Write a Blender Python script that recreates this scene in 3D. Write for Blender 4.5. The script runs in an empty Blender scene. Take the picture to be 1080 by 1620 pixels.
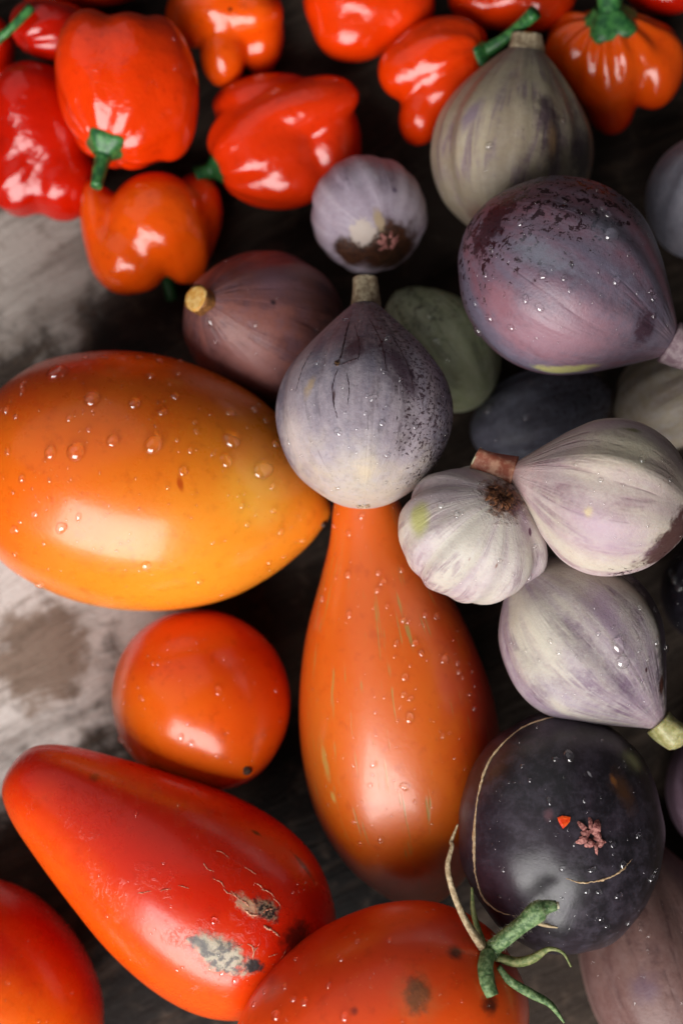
import bpy, math, random
import numpy as np
from mathutils import Vector, Matrix
from mathutils.bvhtree import BVHTree

# ------------------------------------------------------------------ camera
FPX = 3120.0                      # focal length in photograph pixels (1080 x 1620)
TILT = math.radians(3)
DIST = 0.565
sc = bpy.context.scene
col = sc.collection
cam_d = bpy.data.cameras.new("camera")
cam = bpy.data.objects.new("camera", cam_d)
col.objects.link(cam)
cam.location = (0, -DIST * math.sin(TILT), 0.02 + DIST * math.cos(TILT))
cam.rotation_euler = (TILT, 0, 0)
cam_d.sensor_fit = 'HORIZONTAL'
cam_d.sensor_width = 24.0
cam_d.lens = 24.0 * FPX / 1080.0
cam_d.clip_start = 0.01
cam_d.clip_end = 50
cam_d.dof.use_dof = True
cam_d.dof.aperture_fstop = 6.5
cam_d.dof.focus_distance = 0.505
sc.camera = cam
CAM = np.array(cam.location)
CR = np.array(Matrix.Rotation(TILT, 3, 'X'))

# ------------------------------------------------------------------ light
world = bpy.data.worlds.new("World")
sc.world = world
world.use_nodes = True
wb = world.node_tree.nodes["Background"]
wb.inputs[0].default_value = (1.0, 0.99, 0.98, 1)
wb.inputs[1].default_value = 0.035


def area_light(name, direction, dist, sx, sy, power, color):
    ld = bpy.data.lights.new(name, 'AREA')
    ld.shape = 'RECTANGLE'
    ld.size, ld.size_y = sx, sy
    ld.energy = power
    ld.color = color
    o = bpy.data.objects.new(name, ld)
    col.objects.link(o)
    d = Vector(direction).normalized()
    o.location = Vector((0, 0, 0.03)) + d * dist
    o.rotation_euler = d.to_track_quat('Z', 'Y').to_euler()
    return o


KEY = CR @ np.array((-0.26, -0.69, 0.66))
area_light("window_light", KEY, 1.7, 1.5, 1.35, 58.0, (1.0, 0.975, 0.955))
area_light("far_window_light", CR @ np.array((-0.42, 0.55, 0.72)), 1.8, 2.4, 1.8, 4.5, (0.97, 0.98, 1.0))

vs = sc.view_settings
vs.view_transform = 'Standard'
vs.look = 'None'
vs.exposure = 0.0
vs.gamma = 1.0
sc.cycles.use_denoising = True
sc.cycles.max_bounces = 8
sc.cycles.sample_clamp_indirect = 4.0
sc.cycles.caustics_reflective = False

# ------------------------------------------------------------------ helpers
rng = np.random.default_rng(11)
random.seed(5)


def lin(c):
    out = []
    for v in c:
        v /= 255.0
        out.append(v / 12.92 if v <= 0.04045 else ((v + 0.055) / 1.055) ** 2.4)
    return (*out, 1.0)


def pix_dir(x, y):
    d = CR @ np.array(((x - 540) / FPX, -(y - 810) / FPX, -1.0))
    return d / np.linalg.norm(d)


def view_frame(x, y):
    """right, up, towards-camera axes as seen along the ray through a pixel"""
    z = -pix_dir(x, y)
    r = CR @ np.array((1.0, 0, 0))
    r = r - z * r.dot(z)
    r /= np.linalg.norm(r)
    u = np.cross(z, r)
    return np.stack([r, u, z], axis=1)


def sines(p, freq, n=6, seed=0):
    """smooth pseudo noise from random sines, p in any unit"""
    g = np.random.default_rng(seed)
    out = np.zeros(len(p))
    for _ in range(n):
        k = g.normal(size=3)
        k /= np.linalg.norm(k)
        out += np.sin(p @ (k * freq * g.uniform(0.6, 1.5)) + g.uniform(0, 6.28))
    return out / n


def spline(pts, n):
    """Catmull-Rom through pts (rows), n samples"""
    pts = np.asarray(pts, float)
    P = np.vstack([2 * pts[0] - pts[1], pts, 2 * pts[-1] - pts[-2]])
    seg = len(pts) - 1
    t = np.linspace(0, seg, n)
    i = np.minimum(t.astype(int), seg - 1)
    f = (t - i)[:, None]
    a, b, c, d = P[i], P[i + 1], P[i + 2], P[i + 3]
    return 0.5 * ((2 * b) + (-a + c) * f + (2 * a - 5 * b + 4 * c - d) * f ** 2 + (-a + 3 * b - 3 * c + d) * f ** 3)


def mesh_obj(name, verts, faces, mat, parent=None, attrs=None, smooth=True, matrix=None):
    me = bpy.data.meshes.new(name)
    me.from_pydata([tuple(v) for v in verts], [], [tuple(f) for f in faces])
    if smooth:
        me.polygons.foreach_set("use_smooth", [True] * len(me.polygons))
    if attrs:
        for k, v in attrs.items():
            a = me.attributes.new(k, 'FLOAT_VECTOR', 'POINT')
            a.data.foreach_set("vector", np.asarray(v, np.float32).ravel())
    me.update()
    o = bpy.data.objects.new(name, me)
    col.objects.link(o)
    if mat:
        me.materials.append(mat)
    if parent:
        o.parent = parent
    if matrix is not None:
        o.matrix_basis = matrix
    return o


def thing(name, label, cat, matrix, group=None):
    o = bpy.data.objects.new(name, None)
    o.empty_display_size = 0.01
    col.objects.link(o)
    o.matrix_basis = matrix
    o["label"] = label
    o["category"] = cat
    if group:
        o["group"] = group
    return o


def tube(path, radii, seg=14, n=None, wob=0.0, seed=0, cap=True):
    path = np.asarray(path, float)
    radii = np.asarray(radii, float)
    if n:
        q = spline(np.column_stack([path, radii]), n)
        path, radii = q[:, :3], np.maximum(q[:, 3], 1e-5)
    T = np.gradient(path, axis=0)
    T /= np.linalg.norm(T, axis=1)[:, None] + 1e-12
    ref = np.array((0.31, 0.2, 0.93))
    if abs(T[0] @ ref) > 0.9:
        ref = np.array((0.93, 0.2, 0.1))
    u = ref - T[0] * (ref @ T[0])
    u /= np.linalg.norm(u)
    g = np.random.default_rng(seed)
    ph = g.uniform(0, 6.28, 3)
    V = []
    th = np.linspace(0, 2 * math.pi, seg, endpoint=False)
    for i in range(len(path)):
        u = u - T[i] * (u @ T[i])
        u /= np.linalg.norm(u)
        w = np.cross(T[i], u)
        rr = radii[i] * (1 + wob * (np.sin(3 * th + ph[0] + i * .15) + 0.6 * np.sin(5 * th + ph[1] - i * .1)))
        V.append(path[i] + np.outer(np.cos(th) * rr, u) + np.outer(np.sin(th) * rr, w))
    V = np.vstack(V)
    F = []
    m = len(path)
    for i in range(m - 1):
        for j in range(seg):
            k = (j + 1) % seg
            F.append((i * seg + j, i * seg + k, (i + 1) * seg + k, (i + 1) * seg + j))
    if cap:
        F.append(tuple(range(seg))[::-1])
        F.append(tuple((m - 1) * seg + j for j in range(seg)))
    return V, F


# ------------------------------------------------------------------ node helper
class NT:
    def __init__(self, name):
        self.mat = bpy.data.materials.new(name)
        self.mat.use_nodes = True
        self.t = self.mat.node_tree
        self.t.nodes.clear()
        self.out = self.t.nodes.new("ShaderNodeOutputMaterial")

    def n(self, typ, **kw):
        nd = self.t.nodes.new(typ)
        for k, v in kw.items():
            setattr(nd, k, v)
        return nd

    def put(self, sock, v):
        if isinstance(v, bpy.types.NodeSocket):
            self.t.links.new(v, sock)
        elif v is not None:
            sock.default_value = v

    def math(self, op, a, b=None, c=None, clamp=False):
        nd = self.n("ShaderNodeMath", operation=op, use_clamp=clamp)
        self.put(nd.inputs[0], a)
        self.put(nd.inputs[1], b)
        self.put(nd.inputs[2], c)
        return nd.outputs[0]

    def vmath(self, op, a, b=None):
        nd = self.n("ShaderNodeVectorMath", operation=op)
        self.put(nd.inputs[0], a)
        self.put(nd.inputs[1], b)
        return nd.outputs["Value"] if op in ('DOT_PRODUCT', 'LENGTH', 'DISTANCE') else nd.outputs[0]

    def scale(self, v, s):
        nd = self.n("ShaderNodeVectorMath", operation='SCALE')
        self.put(nd.inputs[0], v)
        nd.inputs["Scale"].default_value = s
        return nd.outputs[0]

    def noise(self, vec, scale, detail=3, rough=0.55, dist=0.0):
        nd = self.n("ShaderNodeTexNoise")
        self.put(nd.inputs["Vector"], vec)
        nd.inputs["Scale"].default_value = scale
        nd.inputs["Detail"].default_value = detail
        nd.inputs["Roughness"].default_value = rough
        nd.inputs["Distortion"].default_value = dist
        return nd.outputs[0]

    def voronoi(self, vec, scale, rand=1.0):
        nd = self.n("ShaderNodeTexVoronoi")
        self.put(nd.inputs["Vector"], vec)
        nd.inputs["Scale"].default_value = scale
        nd.inputs["Randomness"].default_value = rand
        return nd

    def step(self, v, lo, hi):
        nd = self.n("ShaderNodeMapRange", interpolation_type='SMOOTHSTEP')
        self.put(nd.inputs["Value"], v)
        self.put(nd.inputs["From Min"], lo)
        self.put(nd.inputs["From Max"], hi)
        return nd.outputs[0]

    def mix(self, fac, a, b):
        nd = self.n("ShaderNodeMix", data_type='RGBA')
        self.put(nd.inputs[0], fac)
        self.put(nd.inputs[6], a)
        self.put(nd.inputs[7], b)
        return nd.outputs[2]

    def fmix(self, fac, a, b):
        nd = self.n("ShaderNodeMix", data_type='FLOAT')
        self.put(nd.inputs[0], fac)
        self.put(nd.inputs[2], a)
        self.put(nd.inputs[3], b)
        return nd.outputs[0]

    def attr(self, name):
        return self.n("ShaderNodeAttribute", attribute_name=name).outputs["Vector"]

    def cm(self):
        """object coordinates in centimetres"""
        return self.scale(self.n("ShaderNodeTexCoord").outputs["Object"], 100.0)

    def bump(self, h, strength, dist, normal=None):
        nd = self.n("ShaderNodeBump")
        nd.inputs["Strength"].default_value = strength
        nd.inputs["Distance"].default_value = dist
        self.put(nd.inputs["Height"], h)
        self.put(nd.inputs["Normal"], normal)
        return nd.outputs[0]

    def principled(self, color, rough, normal=None, spec=0.5, sss=0.0, sss_scale=0.003, sss_rad=(1, .3, .1),
                   coat=0.0, coat_rough=0.1):
        b = self.n("ShaderNodeBsdfPrincipled")
        self.put(b.inputs["Base Color"], color)
        self.put(b.inputs["Roughness"], rough)
        self.put(b.inputs["Normal"], normal)
        self.put(b.inputs["Specular IOR Level"], spec)
        b.inputs["Subsurface Weight"].default_value = sss
        b.inputs["Subsurface Scale"].default_value = sss_scale
        b.inputs["Subsurface Radius"].default_value = sss_rad
        b.inputs["Coat Weight"].default_value = coat
        b.inputs["Coat Roughness"].default_value = coat_rough
        self.t.links.new(b.outputs[0], self.out.inputs[0])
        return self.mat


def apply_patches(N, P, colr, rough, height, patches):
    """real marks on a skin: each patch = dict(p=local point cm, r=cm, c=rgb, soft, amt, ns, h, rough, ax)"""
    for k, q in enumerate(patches):
        d = N.vmath('SUBTRACT', P, tuple(q['p']))
        if q.get('ax') is not None:                       # elongated along an axis
            ax = np.asarray(q['ax'], float)
            ax /= np.linalg.norm(ax)
            al = N.vmath('DOT_PRODUCT', d, tuple(ax))
            comp = N.n("ShaderNodeVectorMath", operation='SCALE')
            comp.inputs[0].default_value = tuple(ax * (1 - 1 / q.get('el', 3)))
            N.put(comp.inputs["Scale"], al)
            d = N.vmath('SUBTRACT', d, comp.outputs[0])
        dist = N.math('DIVIDE', N.vmath('LENGTH', d), q['r'])
        nz = N.noise(P, q.get('ns', 4.0) + 0.37 * k, 4, 0.65)
        v = N.math('ADD', dist, N.math('MULTIPLY', N.math('SUBTRACT', nz, 0.5), q.get('amt', 1.0)))
        s = q.get('soft', 0.3)
        m = N.step(v, 1.0 + s * 0.3, 1.0 - s)
        m = N.math('MULTIPLY', m, q.get('a', 1.0))
        c = lin(q['c'])
        if 'c2' in q:
            c = N.mix(N.step(N.noise(P, q.get('ns2', 9.0), 4, 0.6), 0.42, 0.6), lin(q['c']), lin(q['c2']))
        colr = N.mix(m, colr, c)
        if 'rough' in q:
            rough = N.fmix(m, rough, q['rough'])
        if 'h' in q:
            hn = N.noise(P, q.get('hs', 14.0), 4, 0.7)
            height = N.math('ADD', height, N.math('MULTIPLY', m, N.math('MULTIPLY', hn, q['h'])))
    return colr, rough, height


def tomato_mat(name, A, B, gdir, g0, g1, patches=(), fleck=0.0, fleck_c=(170, 140, 70), rough=0.27, dust=0.35,
               C=None, cdir=None, c0=0, c1=1, wrinkle=0.0, spec=0.5):
    N = NT(name)
    P = N.cm()
    nz = N.noise(P, 0.55, 3)
    g = N.math('ADD', N.vmath('DOT_PRODUCT', P, tuple(gdir)), N.math('MULTIPLY', N.math('SUBTRACT', nz, 0.5), 2.2))
    c = N.mix(N.step(g, g0, g1), lin(A), lin(B))
    if C:
        g2 = N.math('ADD', N.vmath('DOT_PRODUCT', P, tuple(cdir)), N.math('MULTIPLY', N.math('SUBTRACT', N.noise(P, 0.8, 2), 0.5), 1.6))
        c = N.mix(N.step(g2, c0, c1), c, lin(C))
    # tiny pale lenticels
    vo = N.voronoi(P, 7.5)
    dots = N.step(vo.outputs["Distance"], 0.13, 0.05)
    keep = N.step(N.noise(P, 1.3, 2), 0.5, 0.62)
    c = N.mix(N.math('MULTIPLY', N.math('MULTIPLY', dots, keep), dust), c, lin((245, 175, 95)))
    fine = N.noise(P, 2.6, 5, 0.62)
    c = N.mix(N.math('MULTIPLY', N.step(fine, 0.52, 0.72), 0.22), c, lin((150, 28, 6)))
    r = N.fmix(N.noise(P, 3.0, 3), rough - 0.04, rough + 0.07)
    h = N.math('MULTIPLY', N.noise(P, 9.0, 3), 0.25)
    if fleck:
        cy = N.attr("cyl")
        sv = N.vmath('MULTIPLY', cy, (9.0, 9.0, 2.2))
        fl = N.noise(sv, 2.4, 3, 0.5, 0.2)
        m = N.math('MULTIPLY', N.step(fl, 0.615, 0.67), N.step(N.noise(P, 0.9, 2), 0.42, 0.58))
        c = N.mix(N.math('MULTIPLY', m, fleck), c, lin(fleck_c))
        h = N.math('ADD', h, N.math('MULTIPLY', m, -0.5))
    if wrinkle:
        wv = N.noise(P, 3.2, 4, 0.6, 1.2)
        wr = N.step(N.math('ABSOLUTE', N.math('SUBTRACT', wv, 0.5)), 0.035, 0.0)
        wm = N.step(N.noise(P, 0.8, 2), 0.48, 0.6)
        h = N.math('ADD', h, N.math('MULTIPLY', N.math('MULTIPLY', wr, wm), wrinkle))
    c, r, h = apply_patches(N, P, c, r, h, patches)
    nb = N.bump(h, 0.25, 0.0006)
    return N.principled(c, r, nb, spec=spec, sss=0.35, sss_scale=0.0035, sss_rad=(1.0, 0.28, 0.06),
                        coat=0.25, coat_rough=0.12)


def pepper_mat(name, A, B, gdir, g0, g1, patches=()):
    N = NT(name)
    P = N.cm()
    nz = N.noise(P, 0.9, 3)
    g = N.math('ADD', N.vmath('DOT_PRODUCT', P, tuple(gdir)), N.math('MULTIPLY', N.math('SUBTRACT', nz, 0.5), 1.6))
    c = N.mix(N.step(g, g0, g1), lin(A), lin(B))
    c = N.mix(N.math('MULTIPLY', N.step(N.noise(P, 4.0, 4), 0.55, 0.75), 0.25), c, lin((150, 12, 2)))
    r = N.fmix(N.noise(P, 4.0, 3), 0.10, 0.20)
    h = N.math('ADD', N.math('MULTIPLY', N.noise(P, 2.2, 2), 1.0), N.math('MULTIPLY', N.noise(P, 10.0, 3), 0.12))
    c, r, h = apply_patches(N, P, c, r, h, patches)
    nb = N.bump(h, 0.35, 0.0012)
    return N.principled(c, r, nb, spec=0.5, sss=0.3, sss_scale=0.003, sss_rad=(1.0, 0.22, 0.04), coat=0.3, coat_rough=0.06)


def fig_mat(name, A, B, C, bottom=None, neck=None, bloom=(200, 195, 205), bloom_a=0.35, lines=0.6, speck=0.0,
            speck_dir=None, speck0=-9, speck1=-8, patches=(), rough=0.48, spec=0.35, tb=0.25, tn=0.75, freq=1.6, bump=0.45,
            sheen_coat=0.0, speck_s=6.0):
    N = NT(name)
    P = N.cm()
    cy = N.attr("cyl")                                  # cos, sin, height 0..1 along the axis
    t = N.n("ShaderNodeSeparateXYZ")
    N.put(t.inputs[0], cy)
    t = t.outputs[2]
    tw = N.math('ADD', t, N.math('MULTIPLY', N.math('SUBTRACT', N.noise(P, 1.6, 4), 0.5), 0.35))
    s1 = N.noise(N.vmath('MULTIPLY', cy, (1.0, 1.0, 0.5)), freq, 4, 0.55, 0.15)
    c = N.mix(N.step(s1, 0.40, 0.62), lin(A), lin(B))
    s2 = N.noise(N.vmath('MULTIPLY', cy, (1.0, 1.0, 0.34)), freq * 2.0, 3, 0.55, 0.35)
    ln = N.step(N.math('ABSOLUTE', N.math('SUBTRACT', s2, 0.5)), 0.09, 0.0)
    ln = N.math('MULTIPLY', ln, N.step(N.noise(P, 1.1, 3), 0.38, 0.6))
    pole = N.step(t, 0.04, 0.26)                        # streaks fade out round the eye
    ln = N.math('MULTIPLY', ln, N.fmix(pole, 0.25, 1.0))
    c = N.mix(N.math('MULTIPLY', ln, lines), c, lin(C))
    if bottom:
        c = N.mix(N.math('MULTIPLY', N.step(tw, tb + 0.12, tb - 0.12), 0.9), c, lin(bottom))
    if neck:
        c = N.mix(N.math('MULTIPLY', N.step(tw, tn - 0.12, tn + 0.15), 0.9), c, lin(neck))
    b1 = N.noise(P, 2.3, 6, 0.68)
    c = N.mix(N.math('MULTIPLY', N.step(b1, 0.42, 0.66), bloom_a), c, lin(bloom))
    mo = N.noise(N.vmath('ADD', P, (7.1, 3.3, 1.7)), 5.5, 7, 0.74)
    c = N.mix(N.math('MULTIPLY', N.step(mo, 0.50, 0.66), 0.34), c, N.mix(0.5, c, lin(C)))
    c = N.mix(N.math('MULTIPLY', N.step(mo, 0.48, 0.34), 0.25), c, lin(bloom))
    pores = N.step(N.noise(P, 17.0, 2), 0.66, 0.72)
    c = N.mix(N.math('MULTIPLY', pores, 0.35), c, lin(C))
    r = N.fmix(b1, rough - 0.1, rough + 0.12)
    h = N.math('ADD', N.math('MULTIPLY', N.noise(P, 14.0, 4, 0.65), 0.35), N.math('MULTIPLY', N.math('MULTIPLY', s2, pole), 0.5))
    h = N.math('ADD', h, N.math('MULTIPLY', ln, -0.3))
    if speck:
        sp = N.noise(P, speck_s, 5, 0.7, 0.4)
        reg = N.step(N.math('ADD', N.vmath('DOT_PRODUCT', P, tuple(speck_dir if speck_dir is not None else (0, 0, 1))),
                            N.math('MULTIPLY', N.math('SUBTRACT', N.noise(P, 1.0, 3), 0.5), 2.4)), speck0, speck1)
        thr = N.fmix(reg, 0.74, 0.525)
        m = N.step(N.math('SUBTRACT', sp, thr), 0.0, 0.035)
        c = N.mix(N.math('MULTIPLY', m, speck), c, lin((44, 22, 30)))
        r = N.fmix(m, r, 0.25)
        h = N.math('ADD', h, N.math('MULTIPLY', m, -0.6))
    c, r, h = apply_patches(N, P, c, r, h, patches)
    nb = N.bump(h, bump, 0.0009)
    return N.principled(c, r, nb, spec=spec, sss=0.12, sss_scale=0.002, sss_rad=(1.0, 0.5, 0.4), coat=sheen_coat, coat_rough=0.3)


def plain_mat(name, A, B, scale=6.0, rough=0.5, bump=0.3, spec=0.4, stretch=None, sss=0.0):
    N = NT(name)
    P = N.cm()
    V = N.vmath('MULTIPLY', P, stretch) if stretch else P
    nz = N.noise(V, scale, 5, 0.62)
    c = N.mix(N.step(nz, 0.38, 0.64), lin(A), lin(B))
    return N.principled(c, rough, N.bump(nz, bump, 0.0008), spec=spec, sss=sss, sss_scale=0.001)


M_PSTEM = plain_mat("pepper_stem_green", (30, 84, 44), (70, 132, 66), 5, 0.38, 0.3, 0.5)
M_PSTEM_D = plain_mat("pepper_stem_dark", (18, 66, 30), (36, 92, 44), 5, 0.42, 0.3, 0.4)
M_FSTEM = plain_mat("fig_stem_tan", (128, 108, 84), (176, 160, 132), 7, 0.6, 0.6)
M_FSTEM_RED = plain_mat("fig_stem_reddish", (140, 74, 54), (190, 140, 114), 3, 0.5, 0.4)
M_FSTEM_MAUVE = plain_mat("fig_stem_mauve", (140, 112, 122), (182, 160, 164), 4, 0.5, 0.4)
M_WRINKLE = plain_mat("wrinkle_plum", (38, 24, 30), (70, 48, 56), 9, 0.5, 0.5)
M_FSTEM_PALE = plain_mat("fig_stem_pale_green", (150, 146, 92), (186, 180, 130), 6, 0.35, 0.3, sss=0.3)
M_CUT_TAN = plain_mat("fig_cut_tan", (205, 150, 70), (228, 190, 120), 5, 0.55, 0.3, sss=0.2)
M_CUT_RIM = plain_mat("fig_cut_rim", (110, 70, 34), (150, 100, 52), 6, 0.6, 0.3)
M_CUT_PALE = plain_mat("fig_cut_pale", (198, 188, 150), (222, 214, 184), 6, 0.5, 0.4)
M_LATEX = plain_mat("fig_latex_white", (225, 220, 212), (240, 238, 232), 5, 0.3, 0.2, sss=0.3)
M_OST_PINK = plain_mat("ostiole_pink", (120, 62, 60), (190, 128, 118), 14, 0.5, 0.6)
M_OST_BROWN = plain_mat("ostiole_brown", (52, 28, 18), (128, 78, 44), 10, 0.6, 0.8)
M_OST_PALE = plain_mat("ostiole_pale", (150, 120, 92), (200, 182, 158), 10, 0.6, 0.6)
M_CRACK = plain_mat("skin_crack_tan", (176, 142, 104), (214, 188, 152), 10, 0.6, 0.5)
M_CALYX = plain_mat("calyx_green", (66, 96, 54), (126, 150, 102), 8, 0.55, 0.5, sss=0.15)
M_CALYX_D = plain_mat("calyx_dark", (38, 62, 30), (78, 94, 50), 8, 0.6, 0.5)
M_SEPAL_DRY = plain_mat("sepal_dry", (150, 128, 96), (192, 172, 138), 9, 0.65, 0.6)
M_SEPAL_MID = plain_mat("sepal_green_dry", (98, 112, 62), (146, 146, 96), 8, 0.6, 0.5)
M_SCAR_DARK = plain_mat("blossom_scar_dark", (28, 20, 16), (96, 78, 66), 14, 0.5, 0.8)
M_FLAKE = plain_mat("flake_orange", (214, 52, 12), (232, 88, 26), 8, 0.35, 0.3, sss=0.2)
M_HAIR = plain_mat("hair_pale", (180, 186, 160), (210, 212, 190), 5, 0.5, 0.0)
M_CRUST = plain_mat("crust_tan", (168, 84, 60), (218, 168, 138), 12, 0.6, 0.8)


def water_mat():
    N = NT("water")
    tr = N.n("ShaderNodeBsdfTransparent")
    rf = N.n("ShaderNodeBsdfRefraction")
    rf.inputs["IOR"].default_value = 1.33
    rf.inputs["Roughness"].default_value = 0.0
    gl = N.n("ShaderNodeBsdfGlossy")
    gl.inputs["Roughness"].default_value = 0.06
    gl.inputs["Color"].default_value = (0.10, 0.10, 0.10, 1)
    m1 = N.n("ShaderNodeMixShader")
    m1.inputs[0].default_value = 0.5
    N.t.links.new(tr.outputs[0], m1.inputs[1])
    N.t.links.new(rf.outputs[0], m1.inputs[2])
    m2 = N.n("ShaderNodeAddShader")
    N.t.links.new(m1.outputs[0], m2.inputs[0])
    N.t.links.new(gl.outputs[0], m2.inputs[1])
    N.t.links.new(m2.outputs[0], N.out.inputs[0])
    return N.mat


M_WATER = water_mat()

# ------------------------------------------------------------------ the wooden table


def wood_mat():
    N = NT("weathered_wood")
    P = N.cm()
    mp = N.n("ShaderNodeMapping")
    N.put(mp.inputs[0], P)
    mp.inputs["Rotation"].default_value = (0, 0, math.radians(-27))
    Q = mp.outputs[0]
    warp = N.noise(P, 0.16, 2)
    wv = N.n("ShaderNodeCombineXYZ")
    N.put(wv.inputs[1], N.math('MULTIPLY', warp, 2.0))
    Q = N.vmath('ADD', Q, wv.outputs[0])
    fib = N.noise(N.vmath('MULTIPLY', Q, (0.10, 1.0, 1.0)), 3.4, 6, 0.68)
    band = N.noise(N.vmath('MULTIPLY', Q, (0.16, 1.0, 1.0)), 0.75, 4, 0.6, 0.15)
    c = N.mix(N.step(band, 0.34, 0.62), lin((24, 18, 15)), lin((52, 41, 33)))
    c = N.mix(N.math('MULTIPLY', N.step(fib, 0.42, 0.66), 0.4), c, lin((92, 79, 68)))
    c = N.mix(N.math('MULTIPLY', N.step(fib, 0.46, 0.30), 0.8), c, lin((24, 18, 15)))
    # bleached area, brown stains, and shade among the fruit painted dark
    for (x, y, r, rgb, a, ns) in BLEACH_AND_SHADE:
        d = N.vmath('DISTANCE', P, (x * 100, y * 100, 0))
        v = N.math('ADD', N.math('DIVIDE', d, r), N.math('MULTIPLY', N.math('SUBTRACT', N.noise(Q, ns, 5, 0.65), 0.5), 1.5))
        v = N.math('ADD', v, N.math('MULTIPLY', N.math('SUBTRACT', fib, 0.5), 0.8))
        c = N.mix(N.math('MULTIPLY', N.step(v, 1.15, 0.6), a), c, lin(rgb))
    c = N.mix(N.math('MULTIPLY', N.step(band, 0.48, 0.34), 0.45), c, lin((92, 77, 66)))
    c = N.mix(N.math('MULTIPLY', N.step(fib, 0.47, 0.34), 0.3), c, lin((78, 64, 54)))
    blot = N.noise(P, 1.1, 6, 0.66)
    c = N.mix(N.math('MULTIPLY', N.step(blot, 0.53, 0.66), 0.45), c, lin((96, 80, 68)))
    spots = N.step(N.noise(P, 5.0, 5, 0.7), 0.60, 0.72)
    c = N.mix(N.math('MULTIPLY', spots, 0.35), c, lin((70, 52, 40)))
    h = N.math('ADD', N.math('MULTIPLY', fib, 1.0), N.math('MULTIPLY', N.noise(P, 6.0, 5, 0.7), 0.35))
    return N.principled(c, 0.7, N.bump(h, 0.8, 0.0016), spec=0.25)


def on_table(x, y, z=0.0):
    d = pix_dir(x, y)
    return CAM + d * ((z - CAM[2]) / d[2])


BLEACH_AND_SHADE = []
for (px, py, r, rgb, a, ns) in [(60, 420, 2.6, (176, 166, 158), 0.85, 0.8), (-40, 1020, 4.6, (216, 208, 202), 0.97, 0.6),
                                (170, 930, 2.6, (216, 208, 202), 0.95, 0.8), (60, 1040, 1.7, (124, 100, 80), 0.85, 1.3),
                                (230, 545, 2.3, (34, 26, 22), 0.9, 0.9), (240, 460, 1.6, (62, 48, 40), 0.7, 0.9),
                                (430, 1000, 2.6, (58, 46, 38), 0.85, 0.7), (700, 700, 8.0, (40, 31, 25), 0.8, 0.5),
                                (760, 330, 5.0, (44, 34, 28), 0.7, 0.6), (560, 1450, 4.2, (13, 10, 9), 0.97, 0.5), (500, 1230, 2.6, (26, 20, 17), 0.95, 0.5), (230, 1600, 3.2, (24, 19, 17), 0.9, 0.6), (540, 160, 2.5, (56, 45, 38), 0.8, 0.6)]:  # near-black patches paint the shade in the gaps between the tomatoes
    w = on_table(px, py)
    BLEACH_AND_SHADE.append((w[0], w[1], r, rgb, a, ns))

xs = np.concatenate([np.linspace(-0.6, -0.16, 8, endpoint=False), np.linspace(-0.16, 0.16, 150), np.linspace(0.16, 0.6, 9)[1:]])
ys = np.concatenate([np.linspace(-0.6, -0.2, 8, endpoint=False), np.linspace(-0.2, 0.22, 190), np.linspace(0.22, 0.7, 9)[1:]])
gx, gy = np.meshgrid(xs, ys)
gp = np.column_stack([gx.ravel(), gy.ravel(), np.zeros(gx.size)])
ca, sa = math.cos(math.radians(27)), math.sin(math.radians(27))
gq = np.column_stack([(gp[:, 0] * ca + gp[:, 1] * sa) * 0.25, -gp[:, 0] * sa + gp[:, 1] * ca, gp[:, 2]])
gz = 0.0005 * sines(gq, 260, 8, 3) + 0.0002 * sines(gq, 620, 8, 4) - 0.0011
gp[:, 2] = np.minimum(gz, -0.0001)
nx, ny = len(xs), len(ys)
F = [(j * nx + i, j * nx + i + 1, (j + 1) * nx + i + 1, (j + 1) * nx + i) for j in range(ny - 1) for i in range(nx - 1)]
rim = [j for j in range(nx)] + [r * nx + nx - 1 for r in range(1, ny)] + [(ny - 1) * nx + i for i in range(nx - 2, -1, -1)] + [r * nx for r in range(ny - 2, 0, -1)]
base = len(gp)
low = gp[rim].copy()
low[:, 2] = -0.035
gp = np.vstack([gp, low])
k = len(rim)
for i in range(k):
    j = (i + 1) % k
    F.append((rim[j], rim[i], base + i, base + j))
F.append(tuple(base + i for i in range(k))[::-1])
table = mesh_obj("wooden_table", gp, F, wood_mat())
table["kind"] = "structure"
table["label"] = "weathered grey and brown wooden table top under the fruit"

# ------------------------------------------------------------------ placing: slide along the sight line until it touches
placed_v, placed_f = [], []
BODIES = []                      # (BVH in world, record)


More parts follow.
